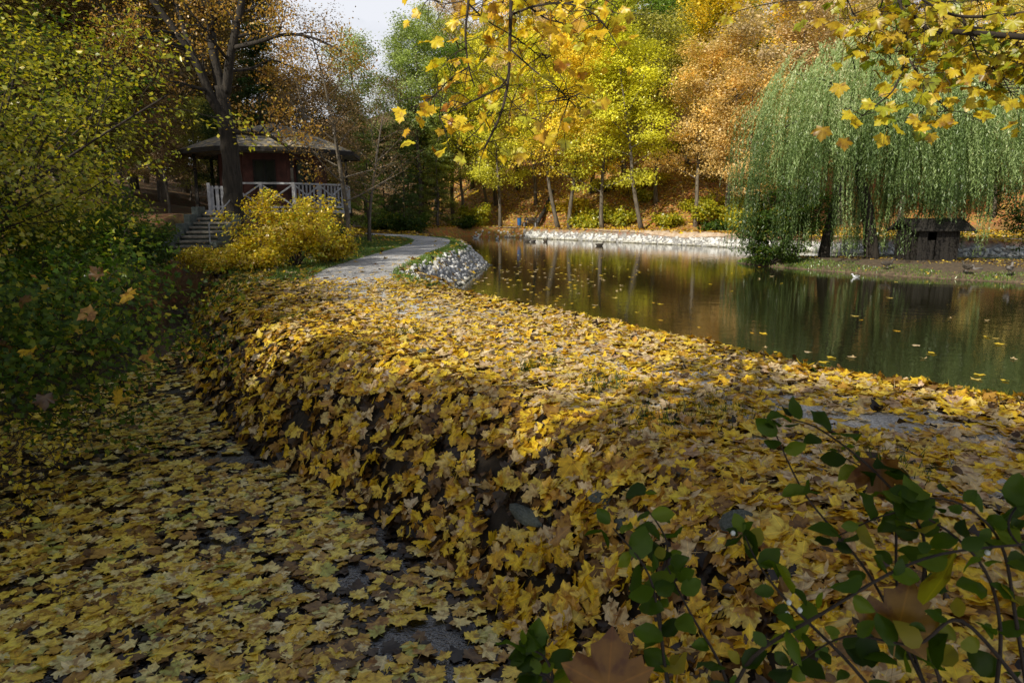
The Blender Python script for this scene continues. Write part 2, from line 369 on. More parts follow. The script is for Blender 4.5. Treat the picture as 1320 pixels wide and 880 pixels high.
T_Q = (np.array([(0, -.5, 1), (.32, 0, 0), (0, .5, 1), (-.32, 0, 0)]), np.array([(0, 1, 2), (0, 2, 3)]))
T_LONG = (np.array([(0, -.5, 1), (.13, -.05, 0), (0, .5, 1), (-.13, -.05, 0)]), np.array([(0, 1, 2), (0, 2, 3)]))
def leaves(tmpl, pos, nrm, size, rs, curl=.25, yawdir=None, rnd=None, jit=.05):
    """returns V,F,rnd(face),lobe(vert). yawdir: direction the tip points (N,3) or None random"""
    TV, TF = tmpl; n = len(pos); nv = len(TV)
    pos = np.asarray(pos, float); nrm = nrm/(np.linalg.norm(nrm, axis=1, keepdims=True)+1e-9)
    if yawdir is None: yawdir = rs.normal(size=(n, 3))
    v = yawdir-nrm*(yawdir*nrm).sum(1, keepdims=True); v /= np.linalg.norm(v, axis=1, keepdims=True)+1e-9
    u = np.cross(v, nrm)
    size = np.broadcast_to(size, (n,))
    tx = TV[:, 0][None, :]*np.ones((n, 1)); ty = TV[:, 1][None, :]*np.ones((n, 1))
    a = rs.normal(0, curl, (n, 1)); b = rs.normal(0, curl*.8, (n, 1)); c = rs.normal(0, curl*.5, (n, 1))
    tz = a*tx**2+b*ty**2*1.2+c*np.abs(tx)+c*tx*ty+rs.normal(0, jit, (n, nv))*(np.hypot(tx, ty) > .3)
    P = pos[:, None, :]+size[:, None, None]*(tx[..., None]*u[:, None, :]+ty[..., None]*v[:, None, :]+tz[..., None]*nrm[:, None, :])
    F = TF[None]+(np.arange(n)*nv)[:, None, None]
    if rnd is None: rnd = rs.rand(n)
    return P.reshape(-1, 3), F.reshape(-1, 3), np.repeat(rnd, len(TF)), np.tile(TV[:, 2], n)
def leaf_obj(name, L, mat, parent=None):
    me = np_mesh(name, L[0], L[1], {'rnd': L[2]}, {'lobe': L[3]})
    return link_mesh(name, me, mat, parent)
def joinL(Ls):
    V, F, R_, Lb = [], [], [], []; k = 0
    for a in Ls:
        V.append(a[0]); F.append(a[1]+k); R_.append(a[2]); Lb.append(a[3]); k += len(a[0])
    return np.concatenate(V), np.concatenate(F), np.concatenate(R_), np.concatenate(Lb)

# ------------------------------------------------------------------ setting
def make_ground():
    nx, ny = 470, 520
    tx = np.linspace(-1, 1, nx); X = 2.2*np.sinh(tx*4.75)
    ty = np.linspace(-1.55, 4.9, ny); Y = 5+2.4*np.sinh(ty)
    GX, GY = np.meshgrid(X, Y); x = GX.ravel(); y = GY.ravel()
    z = Zg(x, y)
    V = np.stack([x, y, z], 1)
    i = np.arange(ny-1)[:, None]*nx+np.arange(nx-1)[None]; i = i.ravel()
    F = np.stack([i, i+1, i+nx+1, i+nx], 1)
    dp = sdist(x, y, POND); s = (x+7)*.66+(y-64)*.75
    pd = ldist(x, y, PATH)
    leafy = np.clip(sm((s+4)/3)*sm((x+12)/4)+.15*sm((-7-x)/3)+.2*(y > 16), 0, 1)*(.6+.4*vnoise(x, y, .6, 9))  # left hill less leafy: its shade put into a darker ground colour
    gr = sm((y-15)/3)*sm((3.6-pd)/1.5)*(y < 48)*(dp > .5)
    gr = np.maximum(gr, sm((x-19)/3)*(s > -2)*(s < 16)*(dp > 2.2)*.95)
    stony = sm((.92-dp)/.2)*(dp > -1)*np.where((s > -5) & (x > 1), 1, sm((y-15)/2)*(y < 42))
    me = np_mesh('ground', V, F, None, {'leafy': leafy, 'grassy': np.clip(gr, 0, 1), 'stony': stony}, True)
    o = link_mesh('ground', me, M['ground']); o['kind'] = 'structure'
make_ground()
def strip(name, line, hw, zoff, mat, rowf=None, seed=3):
    P = np.array(line); T = np.gradient(P, axis=0); T /= np.linalg.norm(T, axis=1, keepdims=True); Nn = np.stack([T[:, 1], -T[:, 0]], 1)
    rs = RS(seed); k = 9; V = []; F = []
    wl = hw+.12*(vnoise(np.arange(len(P)), 0, .9, 3)-.5)
    for j in range(k):
        q = P+Nn*((j/(k-1)*2-1)*wl)[:, None]
        V.append(np.column_stack([q, Zg(q[:, 0], q[:, 1])+zoff+.03*(1-((j/(k-1)*2-1))**2)]))
    V = np.concatenate(V); n = len(P)
    F = [(j*n+i, j*n+i+1, (j+1)*n+i+1, (j+1)*n+i) for j in range(k-1) for i in range(n-1)]
    o = link_mesh(name, np_mesh(name, V, np.array(F), smooth=True), mat); o['kind'] = 'structure'; return o
fine = smooth_line(PATH[::2], 6)
strip('path', fine, 1.03, .012, M['gravel'])
far_walk = smooth_line([(-3, 67.6), (3, 62.5), (9, 55.2), (14, 49.2), (20, 43.2), (27, 38.6), (40, 35.5)], 6)
M['walk'] = solid('far_walk', (.36, .24, .14), (.62, .50, .38), 3, .95, .1)
strip('far_path', far_walk, .9, .02, M['walk'])
def sheet(name, poly, z, mat, step=None):
    me = bpy.data.meshes.new(name); me.from_pydata([(p[0], p[1], z) for p in poly], [], [list(range(len(poly)))]); me.update()
    o = link_mesh(name, me, mat); o['kind'] = 'structure'; return o
def grow_poly(poly, d):
    c = np.array(poly); n = len(c); out = []
    area = sum(c[i][0]*c[(i+1) % n][1]-c[(i+1) % n][0]*c[i][1] for i in range(n)); sg = 1 if area > 0 else -1
    for i in range(n):
        t = c[(i+1) % n]-c[i-1]; t = t/np.linalg.norm(t); out.append((c[i][0]+sg*t[1]*d, c[i][1]-sg*t[0]*d))
    return out
sheet('pond_water', grow_poly(POND, .25), 0.0, M['pond'])
sheet('ditch_water', grow_poly(DITCH, .35), -.10, M['ditchw'])
# island: rings inward
def make_island():
    P = np.array(ISL); c = P.mean(0); V = []; rings = [(1.03, -.25), (1.0, .0), (.975, .10), (.93, .17), (.8, .27), (.55, .36), (.25, .38), (.02, .38)]
    for s_, z in rings:
        q = c+(P-c)*s_
        V.append(np.column_stack([q, z+.07*(vnoise(q[:, 0], q[:, 1], 1.3, 2)-.5)*(z > .05)]))
    n = len(P); V = np.concatenate(V)
    F = [(r*n+i, r*n+(i+1) % n, (r+1)*n+(i+1) % n, (r+1)*n+i) for r in range(len(rings)-1) for i in range(n)]
    o = link_mesh('island', np_mesh('island', V, np.array(F), smooth=True), M['islandsoil']); o['kind'] = 'structure'
make_island()
def Zi(x, y):
    d = -sdist(np.atleast_1d(x), np.atleast_1d(y), ISL); return np.interp(d, [0, .2, .56, 1.6, 3.6, 6], [.03, .12, .20, .29, .37, .39])

# ------------------------------------------------------------------ fallen leaves
def litter():
    rs = RS(11)
    def sample(n, rmin, rmax):
        r = np.sqrt(rs.rand(n)*(rmax**2-rmin**2)+rmin**2); a = rs.uniform(-1.0, 1.0, n)
        return r*np.sin(a), r*np.cos(a)
    out_dam = []; out_ditch = []
    for rmin, rmax, dens, T, sz in ((1.5, 5.5, 720, T_NEAR, .122), (5.5, 10, 470, T_NEAR, .120), (10, 19, 230, T_MID, .125)):
        area = 1.0*(rmax**2-rmin**2); n = int(area*dens)
        x, y = sample(n, rmin, rmax)
        dp = sdist(x, y, POND); dd = sdist(x, y, DITCH); pd = ldist(x, y, PATH)
        keep = (dp > .30) & (x < 7) & ~((dd < 0) & (x < -6.2))
        fade = np.where((y > 13), 1-sm((y-13.5-.9*(vnoise(x, y, 1.5, 8)-.5))/3.2)*np.where(x > -6.2, .97, .3), 1.0)
        fade = np.where((pd < 1.0) & (y < 8) & (x > 0), fade*np.clip(.26+.75*sm((vnoise(x, y, 1.3, 6)-.22)*2.2)+.9*sm((y-5.1)/1.2), 0, 1), fade)
        fade = np.where((x < -7.5), fade*.3, fade)
        slope_ = (dd > .0) & (dd < 1.1) & (dp > 1)
        fade = np.where(slope_, fade*np.clip(.24+1.9*(.55*vnoise(x, y, 3.1, 14)+.45*vnoise(x, y, 6.3, 15)-.24), .08, 1), fade)
        keep &= rs.rand(n) < fade
        x, y, dd, dp, pd = x[keep], y[keep], dd[keep], dp[keep], pd[keep]
        z = Zg(x, y); nr = Zn(x, y); n = len(x)
        wet = z < -.085
        # ditch
        i = np.where(wet)[0]; cover = vnoise(x[i], y[i], 1.1, 12)*.6+vnoise(x[i], y[i], 2.6, 13)*.4
        thin = sm((y[i]-1.5)/1.5)*sm((6.3-y[i])/2)*sm((x[i]+3.2)/1.5)
        i = i[rs.rand(len(i)) < np.clip(  .58-.22*thin+1.7*(cover-.45), .05, .9)]
        m = len(i); nn = np.column_stack([rs.normal(0, .10, m), rs.normal(0, .10, m), np.ones(m)])
        uu = rs.rand(m); rd = np.where(uu < .42, .16*rs.rand(m), .2+.8*rs.rand(m))  # under-layer leaves near-black: shade of the gaps put into their colour
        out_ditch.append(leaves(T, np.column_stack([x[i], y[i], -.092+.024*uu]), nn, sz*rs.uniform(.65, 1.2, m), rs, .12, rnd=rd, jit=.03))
        i = np.where(~wet)[0]; m = len(i)
        steep = 1-nr[i, 2]
        nn = nr[i]+rs.normal(0, 1, (m, 3))*(.15+.42*np.clip(steep*2, 0, 1))[:, None]
        pale = (pd[i] < 1.5)
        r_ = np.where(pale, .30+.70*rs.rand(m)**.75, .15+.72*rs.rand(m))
        u_ = rs.rand(m); low = u_ < np.where(steep > .06, .50, .40); r_ = np.where(low, .20*rs.rand(m)**1.3, r_)  # lowest leaves near-black, painting shade into the gaps of the pile
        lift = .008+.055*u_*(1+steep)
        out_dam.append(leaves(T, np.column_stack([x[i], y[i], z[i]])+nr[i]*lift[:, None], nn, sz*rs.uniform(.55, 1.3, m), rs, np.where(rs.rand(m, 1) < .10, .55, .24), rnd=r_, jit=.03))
        j = i[rs.rand(m) < .16]; m2 = len(j)
        out_dam.append(leaves(T_OV if rmax < 12 else T_Q, np.column_stack([x[j], y[j], z[j]])+nr[j]*.05+rs.normal(0, .02, (m2, 3)), nr[j]+rs.normal(0, .45, (m2, 3)), .07*rs.uniform(.6, 1.4, m2), rs, .6, rnd=rs.rand(m2)))
    o = leaf_obj('fallen_leaves', joinL(out_dam), M['litter']); tag(o, 'thick carpet of fallen yellow and tan maple leaves over the dam and its bank', 'leaf litter', kind='stuff')
    o = leaf_obj('ditch_leaves', joinL(out_ditch), M['floatleaf']); tag(o, 'wet yellow and brown leaves floating packed on the shaded ditch water', 'leaf litter', kind='stuff')
    # scattered on path, verge, riprap further off
    n = 5200; x = rs.uniform(-9, 1.5, n); y = 15+rs.rand(n)**1.7*22
    pd = ldist(x, y, PATH); dp = sdist(x, y, POND)
    k = (dp > -.05) & (rs.rand(n) < np.where(pd < 1.0, .08, .5)*np.where(y > 24, .45, 1)); x, y, dp = x[k], y[k], dp[k]; n = len(x)
    L = leaves(T_MID, np.column_stack([x, y, Zg(x, y)+.04+.13*(dp < 1.2)]), Zn(x, y)+rs.normal(0, .2, (n, 3)), .15*rs.uniform(.7, 1.2, n), rs, .4)
    o = leaf_obj('scattered_leaves', L, M['litter']); tag(o, 'loose yellow leaves scattered over the far grass verge and gravel path', 'leaf litter', kind='stuff')
    # island and hillside litter
    n = 5000; x = rs.uniform(11, 27, n); y = rs.uniform(22.5, 34, n); d = sdist(x, y, ISL); k = d < -.15; x, y = x[k], y[k]; n = len(x)
    L = leaves(T_Q, np.column_stack([x, y, Zi(x, y)+.03]), np.column_stack([rs.normal(0, .3, n), rs.normal(0, .3, n), np.ones(n)]), .12, rs, .3, rnd=rs.rand(n)*.7)
    o = leaf_obj('island_litter', L, M['floatleaf']); tag(o, 'brown leaf litter spread over the bare island soil under the willow', 'leaf litter', kind='stuff')
litter()
def far_litter():
    rs = RS(55); n = 60000; x = rs.uniform(-14, 40, n); y = rs.uniform(36, 92, n); s_ = (x+7)*.66+(y-64)*.75; k = (((s_ > -1.2) & (s_ < 22)) | ((x < -2.5) & (s_ > -26) & (s_ < 0) & (ldist(x, y, PATH) > 1.3))) & (sdist(x, y, POND) > .9) & (rs.rand(n) < .75); x, y = x[k], y[k]; n = len(x)
    L = leaves(T_Q, np.column_stack([x, y, Zg(x, y)+.05]), Zn(x, y)+rs.normal(0, .35, (n, 3)), .26*rs.uniform(.6, 1.3, n), rs, .3, rnd=np.clip(.1+.7*rs.rand(n)*(.5+vnoise(x, y, .5, 2)), 0, 1))
    o = leaf_obj('hillside_litter', L, M['litter']); tag(o, 'orange and yellow leaf litter covering the slope beyond the pond', 'leaf litter', kind='stuff')
far_litter()

def floating():
    rs = RS(5)
    proto = None; pts = []
    while len(pts) < 150:       # drift off the stone tip
        px = rs.normal(690, 60); py = rs.normal(352, 16)
        if py < 322: continue
        pts.append(onz(px, py, 0))
    while len(pts) < 200:
        pts.append(onz(rs.uniform(600, 840), rs.uniform(335, 410), 0))
    while len(pts) < 270:
        pts.append(onz(rs.uniform(720, 1330), rs.uniform(330, 500), 0))
    meshes = []
    for k in range(6):
        L = leaves(T_MID, np.zeros((1, 3)), np.array([[rs.normal(0, .06), rs.normal(0, .06), 1]]), .105, rs, .22, rnd=np.array([.42+.1*k]))
        me = np_mesh('floating_leaf', L[0], L[1], {'rnd': L[2]}, {'lobe': L[3]}); me.materials.append(M['litter']); meshes.append(me)
    for p in pts:
        if sdist([p[0]], [p[1]], POND)[0] > -.3 or sdist([p[0]], [p[1]], ISL)[0] < .3: continue
        o = link_mesh('floating_leaf', meshes[rs.randint(6)], None)
        o.location = (p[0], p[1], .012); o.rotation_euler = (0, 0, rs.uniform(0, 6.28)); o.scale = (1, 1, 1) if rs.rand() < .6 else (1.5, 1.5, 1)
        tag(o, 'yellow fallen leaf floating on the pond surface', 'leaf', 'leaves floating on the pond')
floating()

# ------------------------------------------------------------------ grass blades
def grass(name, x, y, z, h, label, seed=1, w=.012, mat=None):
    rs = RS(seed); n = len(x)
    a = rs.uniform(0, 6.28, n); lean = rs.normal(0, .4, (n, 2)); hh = h*rs.uniform(.5, 1.3, n)
    b = np.column_stack([x, y, z-.01]); d = np.column_stack([np.cos(a), np.sin(a), np.zeros(n)])*w
    tip = b+np.column_stack([lean*hh[:, None], hh])
    V = np.stack([b-d, b+d, tip], 1).reshape(-1, 3); F = np.arange(3*n).reshape(-1, 3)
    o = leaf_obj(name, (V, F, rs.rand(n), np.zeros(3*n)), mat or M['grass']); tag(o, label, 'grass', kind='stuff')
rs = RS(21)
n = 130000; x = rs.uniform(-11, .5, n); y = rs.uniform(14.2, 42, n); pd = ldist(x, y, PATH); dp = sdist(x, y, POND)
k = (pd > .95) & (pd < 3.2+vnoise(x, y, .5, 3)) & (dp > .84) & (rs.rand(n) < sm((y-13.5)/3)); x, y = x[k], y[k]
grass('grass_verge', x, y, Zg(x, y), .09, 'short green grass verge along both edges of the gravel path', w=.014)
n = 110000; x = rs.uniform(10.5, 27, n); y = rs.uniform(22, 34, n); d = -sdist(x, y, ISL); k = (d > .02) & (d < .35+1.5*vnoise(x, y, 1.1, 3)) & (rs.rand(n) < .9) & (y < 33); x, y = x[k], y[k]
grass('shore_grass', x, y, Zi(x, y), .10, 'green grass fringe along the water edge of the island', 2, w=.02)
# tufts poking out of leaves
tx, ty = [], []
for cx, cy, r_, m in ((0.9, 6.2, .35, 260), (1.6, 5.3, .4, 260), (.3, 7.0, .3, 200), (1.1, 5.0, .25, 180), (4.3, 5.9, .3, 220), (3.4, 7.1, .3, 160), (-4.6, 12, .3, 120), (-1.4, 8.8, .3, 160), (-3.4, 10.2, .3, 160), (2.4, 4.2, .3, 160), (-6.6, 14.5, .35, 220), (5.0, 5.2, .3, 200)):
    a = rs.normal(0, r_*.6, (m, 2)); tx += list(cx+a[:, 0]); ty += list(cy+a[:, 1])
tx = np.array(tx); ty = np.array(ty)
grass('grass_tufts', tx, ty, Zg(tx, ty)+.03, .10, 'dark green grass tufts poking through the leaf carpet', 4, w=.006, mat=M['shrub_green'])

# ------------------------------------------------------------------ stones
def stone_mesh(seed, flat=.7, name='riprap_stone', sub=1):
    import bmesh
    bm = bmesh.new(); bmesh.ops.create_icosphere(bm, subdivisions=sub+1, radius=1)
    rs = RS(seed); pl = [(Vector(rs.normal(size=3)).normalized(), rs.uniform(.55, .85)) for _ in range(9)]
    for v in bm.verts:
        for nn, dd in pl:
            t = v.co.dot(nn)
            if t > dd: v.co -= nn*(t-dd)
        v.co.z *= flat; v.co.x *= 1.15
    me = bpy.data.meshes.new(name); bm.to_mesh(me); bm.free(); return me
def riprap():
    rs = RS(31)
    ms = [stone_mesh(i) for i in range(7)]
    for m_ in ms: m_.materials.append(M['stone'])
    # candidates along the shore beside the path
    n = 9000; x = rs.uniform(-6, 1.5, n); y = rs.uniform(13.2, 42, n)
    dp = sdist(x, y, POND); k = (dp > -.18) & (dp < .86+.16*vnoise(x, y, 2, 5)); x, y = x[k], y[k]
    P = []; 
    for a, b in zip(x, y):
        if all((a-q[0])**2+(b-q[1])**2 > .0085 for q in P): P.append((a, b))
    P.sort(key=lambda q: q[1])
    vis = [p for p in P if p[1] > 15.0]; ind = vis[:300]; rest = vis[300:]+[p for p in P if p[1] <= 15.0]
    for a, b in ind:
        o = link_mesh('riprap_stone', ms[rs.randint(7)], None); s = rs.choice([.04, .06, .075, .09, .125])*rs.uniform(.8, 1.15)
        o.location = (a, b, zg1(a, b)+.03); o.scale = (s, s, s); o.rotation_euler = tuple(rs.uniform(0, 6.28, 3))
        tag(o, 'pale grey angular stone in the riprap bank beside the path', 'stone', 'riprap stones on the pond bank by the path')
    # merged rest
    def merged(pts, sz, name, label, zf=Zg):
        V, F = [], []; k = 0
        base = []
        for m_ in (stone_mesh(41, sub=0), stone_mesh(42, sub=0), stone_mesh(43, sub=0)):
            base.append((np.array([v.co[:] for v in m_.vertices]), np.array([list(p.vertices) for p in m_.polygons])))
            bpy.data.meshes.remove(m_)
        pts = np.array(pts); zz = zf(pts[:, 0], pts[:, 1])
        for (a, b), z in zip(pts, zz):
            vv, ff = base[rs.randint(3)]; R_ = np.array(Matrix.Rotation(rs.uniform(0, 6.28), 3, Vector(rs.normal(size=3)).normalized()))
            s = sz*rs.uniform(.7, 1.25); V.append(vv @ R_.T*s+np.array([a, b, z+.2*s])); F.append(ff+k); k += len(vv)
        o = link_mesh(name, np_mesh(name, np.concatenate(V), np.concatenate(F)), M['stone']); tag(o, label, 'stones', kind='stuff')
    merged(rest, .09, 'riprap_rubble', 'further pale rubble of the riprap bank near the path bend')
    pts = []
    fs = [(p[0], p[1]) for p in POND if p[1] > 33.2 and (p[0] > -1.5)]
    n = 60000; x = rs.uniform(-4, 40, n); y = rs.uniform(31, 70, n); dp = sdist(x, y, POND); s = (x+7)*.66+(y-64)*.75
    k = (dp > -.1) & (dp < .60) & (s > -5) & ((x > 1.2) | (rs.rand(n) < .25)); pts = np.column_stack([x[k], y[k]])
    merged(pts, .15, 'far_stone_bank', 'low band of bright white stones lining the far shore of the pond')
riprap()
def slope_stones():
    for i, (px, py, z, s, lab) in enumerate(((790, 642, .62, (.13, .09, .045), 'flat grey green slate slab showing through leaves at bank crest'), (885, 655, .60, (.10, .08, .05), 'small grey slate block right of the flat slab on the bank'),
        (685, 622, .62, (.17, .11, .07), 'large dark slate block half buried in leaves on the bank'), (950, 772, .35, (.10, .08, .12), 'upright dark stone low in the shaded leaf bank'), (800, 745, .2, (.09, .07, .06), 'small round grey stone low on the leaf bank'),
        (540, 470, .75, (.12, .1, .06), 'grey stone peeping out near the crest of the leaf bank'))):
        p = onz(px, py, z); me = stone_mesh(60+i, .8, 'slate_stone'); o = link_mesh('slate_stone', me, M['slate'])
        zz = zg1(p[0], p[1]); o.location = (p[0], p[1]+.02, zz+.025); o.scale = tuple(v*1.15 for v in s); o.rotation_euler = (.25, -.15, i*1.1)
        tag(o, lab, 'stone')
slope_stones()

# ------------------------------------------------------------------ branching growth
def rotv(v, axis, a):
    return np.array(Matrix.Rotation(a, 3, Vector(axis)) @ Vector(v))
def grow(mb, p, d, L, r, lvl, rs, cfg, anchors, tip=.35):
    n = max(3, int(L/cfg['seg'][min(lvl, len(cfg['seg'])-1)])); n = min(n, 14)
    pts = [np.array(p, float)]; dirs = []; d = np.array(d, float); d /= np.linalg.norm(d)
    for i in range(n):
        d = d+rs.normal(0, cfg['wig'][min(lvl, len(cfg['wig'])-1)], 3)+np.array([0, 0, cfg['trop'][min(lvl, len(cfg['trop'])-1)]]); d /= np.linalg.norm(d)
        pts.append(pts[-1]+d*L/n); dirs.append(d.copy())
    rad = [r*(1-(1-tip)*i/n) for i in range(n+1)]
    if lvl == 0 and cfg.get('flare'): rad[0] *= 1.35
    mb.tube(pts, rad, cfg['sides'][min(lvl, len(cfg['sides'])-1)], cap=(lvl == 0))
    if lvl >= cfg['leaf']: anchors += pts[1:]
    if lvl < len(cfg['kids']):
        nk = cfg['kids'][lvl]; t0 = cfg['from'][lvl]
        for k in range(nk):
            t = t0+(1-t0)*(k+rs.rand()*.8)/nk; i = min(int(t*n), n-1); q = pts[i]+(pts[i+1]-pts[i])*(t*n-i)
            ax = np.cross(dirs[i], rs.normal(size=3)); ax /= np.linalg.norm(ax)+1e-9
            cd = rotv(dirs[i], ax, cfg['ang'][lvl]*rs.uniform(.7, 1.25))
            if cfg.get('spin') and lvl == 0:
                az = k*2.4+rs.rand()*.6; el = cfg['el'][0]+(cfg['el'][1]-cfg['el'][0])*t; cd = np.array([math.cos(az)*math.cos(el), math.sin(az)*math.cos(el), math.sin(el)])
            cl = L*cfg['len'][lvl]*rs.uniform(.75, 1.2)*(1-cfg.get('taper', .45)*t if lvl == 0 else 1-.3*t)
            grow(mb, q, cd, cl, max(rad[i]*cfg['rr'][lvl], .004), lvl+1, rs, cfg, anchors)
    return pts
def clump_leaves(anchors, per, rad, flat, size, rs, tmpl=T_Q, up=.6, centre=None, curl=.2, hang=0):
    A = np.array(anchors); n = len(A)*per
    P = np.repeat(A, per, 0)+rs.normal(0, 1, (n, 3))*np.array([rad, rad, rad*flat])-np.array([0, 0, hang])*rs.rand(n)[:, None]
    c = A.mean(0) if centre is None else np.array(centre)
    outw = P-c; outw /= np.linalg.norm(outw, axis=1, keepdims=True)+1e-9
    nn = outw*.6+np.array([0, 0, up])+rs.normal(0, .55, (n, 3))
    cl = np.repeat(rs.rand(len(A)), per)
    return leaves(tmpl, P, nn, size*rs.uniform(.6, 1.3, n), rs, curl, rnd=np.clip(cl*.5+rs.rand(n)*.5, 0, 1))

# far tree kinds (shared meshes)
KINDS = {}
def tree_kind(key, seed, H, crown_from, spread, size0, per0, rad, flat=.45, el=(.1, 1.0), kids=(16, 5), r=.2, trop=.05, tap=.45, up=.6, lean=(0, 0)):
    size = size0*.62; per = int(per0*2.2)
    rs = RS(seed); mb = MB(); anc = []
    cfg = dict(seg=(1.5, 1.1, .9), wig=(.05, .13, .2), trop=(.02, trop, trop*.5), sides=(9, 5, 3), kids=kids, **{'from': (crown_from, .3)}, ang=(1.0, .9), len=(spread, .45), rr=(.42, .45), leaf=1, spin=True, el=el, taper=tap, flare=True)
    grow(mb, (0, 0, -.4), (lean[0], lean[1], 1), H, r, 0, rs, cfg, anc, tip=.15)
    L = clump_leaves(anc, per, rad, flat, size, rs, centre=(0, 0, H*.45), up=up)
    tr = bpy.data.meshes.new('trunk'); tr.from_pydata(mb.v, [], mb.f); tr.polygons.foreach_set('use_smooth', [True]*len(tr.polygons)); tr.materials.append(M['bark_far'])
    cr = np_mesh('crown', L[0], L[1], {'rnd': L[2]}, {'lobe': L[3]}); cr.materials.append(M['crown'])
    KINDS[key] = (tr, cr)
tree_kind('broad', 1, 14, .30, .40, .36, 24, .55)
tree_kind('broad2', 2, 15, .28, .36, .34, 24, .50, kids=(18, 5))
tree_kind('broad3', 3, 13, .26, .42, .38, 22, .60, flat=.3, el=(0, .8))
tree_kind('tall', 4, 20, .22, .26, .36, 22, .55, kids=(24, 5), r=.28)
tree_kind('tall2', 5, 21, .25, .24, .36, 22, .60, kids=(24, 5), r=.26)
tree_kind('conifer', 6, 20, .10, .22, .34, 16, .40, flat=.25, el=(-.25, .1), kids=(46, 4), r=.25, trop=-.03, tap=.85, up=.8)
tree_kind('sparse', 7, 15, .25, .36, .22, 7, .55, kids=(18, 6))
tree_kind('leaner', 8, 14, .40, .38, .34, 24, .55, flat=.35, lean=(-.22, 0))
YG = (.56, .55, .05); YE = (.80, .62, .08); GR = (.19, .31, .07); OL = (.36, .35, .10); PY = (.80, .74, .42); BE = (.55, .43, .30); OR = (.64, .48, .23); PG = (.36, .44, .20); DG = (.055, .10, .035); BR = (.17, .12, .06); RU = (.24, .16, .09)
def plant(kind, x, y, col, label, cat='tree', group=None, s=1.0, sz=1.0, rz=None, name='deciduous_tree', z=None):
    tr, cr = KINDS[kind]
    root = empty(name, (x, y, zg1(x, y) if z is None else z), random.uniform(0, 6.28) if rz is None else rz, label=label, cat=cat, group=group)
    root.scale = (s, s, s*sz)
    a = link_mesh('trunk', tr, None, root); b = link_mesh('crown', cr, None, root)
    j = 1+random.uniform(-.12, .12)
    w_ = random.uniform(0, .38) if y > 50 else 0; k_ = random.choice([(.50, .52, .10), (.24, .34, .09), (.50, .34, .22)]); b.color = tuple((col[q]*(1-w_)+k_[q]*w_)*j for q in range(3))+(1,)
    return root
def fx(px, Y): return (px-660)/880.0*Y
# front row across the pond, one by one
front = [
 ('broad', 645, 65, YG, .82, 'slim leaning tree left of the bench with yellow green crown'),
 ('leaner', 720, 61, YG, 1.0, 'left of the two pale leaning trunks by the far bank'),
 ('broad2', 733, 60, YE, .95, 'right of the two pale leaning trunks by the far bank'),
 ('broad3', 775, 59, YG, .98, 'bright yellow green tree with thin straight trunk above yellow bushes'),
 ('leaner', 826, 57, YG, 1.0, 'dark curved leaning trunk with lime yellow foliage at far bank'),
 ('broad', 842, 62, OL, .95, 'tree with pale straight trunk and lime foliage hanging to its foot'),
 ('broad2', 893, 56, OR, .92, 'small orange yellow tree with short pale trunk near the white stones'),
 ('broad3', 934, 58, BE, 1.1, 'tree with thick dark trunk and pinkish tan foliage left of the willow'),
 ('broad', 600, 70, YG, .95, 'thick dark trunk leaning left behind round yellow bush'),
 ('broad2', 629, 72, OL, .9, 'thin dark trunk just right of the round yellow bush'),
 ('broad3', 960, 53, OR, .85, 'orange tree half hidden behind the left curtain of the willow'),
]
for k, px, Y, c, s, lab in front: plant(k, fx(px, Y), Y, c, lab, s=s, rz={'leaner': .3}.get(k))
rows = [  # px, Y, kind, colour, scale
 (476, 66, 'tall', PG, .80), (512, 72, 'tall2', PG, .84), (545, 68, 'tall', PG, .92), (565, 80, 'tall2', PG, 1.0), (585, 74, 'tall', GR, .85), (610, 84, 'broad2', OL, 1.2),
 (640, 76, 'broad', YG, 1.05), (668, 80, 'broad3', YE, 1.2), (690, 72, 'broad2', BE, .95), (712, 84, 'tall', BE, .95), (745, 76, 'tall2', YE, .85), (760, 70, 'broad', YG, 1.25), (800, 72, 'tall', YG, .95),
 (845, 74, 'tall', GR, 1.1), (815, 84, 'tall2', GR, 1.15), (868, 82, 'tall', GR, 1.1), (880, 70, 'broad2', YG, 1.1), (905, 66, 'broad', YE, 1.15), (930, 76, 'tall', OL, 1.0), (955, 68, 'broad3', YE, 1.2),
 (985, 74, 'tall2', OL, .9), (1010, 64, 'broad', BE, 1.15), (1040, 72, 'tall', BE, .95), (1075, 66, 'broad2', BE, 1.2), (1110, 74, 'tall', BE, 1.0), (1150, 66, 'broad', OR, 1.2), (1190, 74, 'tall2', PY, .9), (1215, 66, 'broad3', PY, .9), (1240, 70, 'broad2', PY, 1.0), (1270, 66, 'broad2', PY, 1.0), (1310, 70, 'broad', PY, 1.1), (1350, 68, 'tall', PY, .9),
 (600, 100, 'tall', BE, 1.1), (640, 104, 'tall2', YE, 1.05), (680, 98, 'tall', OL, 1.1), (720, 102, 'tall2', YE, 1.1), (760, 96, 'tall', YG, 1.1), (800, 104, 'tall2', YG, 1.15), (850, 98, 'tall', OL, 1.1), (895, 92, 'tall2', OL, 1.1), (930, 98, 'tall', OL, 1.1), (965, 90, 'tall2', OL, 1.0), (1000, 96, 'tall', OL, 1.0), (1045, 90, 'tall2', BE, 1.1), (1090, 96, 'tall', OR, 1.1), (1140, 92, 'tall2', BE, 1.15), (1190, 98, 'tall', OR, 1.1), (1240, 92, 'tall2', YE, 1.1), (1295, 96, 'tall', BE, 1.1), (1345, 92, 'tall2', OR, 1.1),
 (700, 122, 'tall2', BE, 1.2), (780, 124, 'tall', OL, 1.25), (860, 120, 'tall2', BE, 1.2), (940, 122, 'tall', OR, 1.2), (1020, 118, 'tall2', BE, 1.2), (1100, 122, 'tall', BE, 1.2), (1200, 120, 'tall2', OR, 1.2), (1300, 122, 'tall', BE, 1.2)]
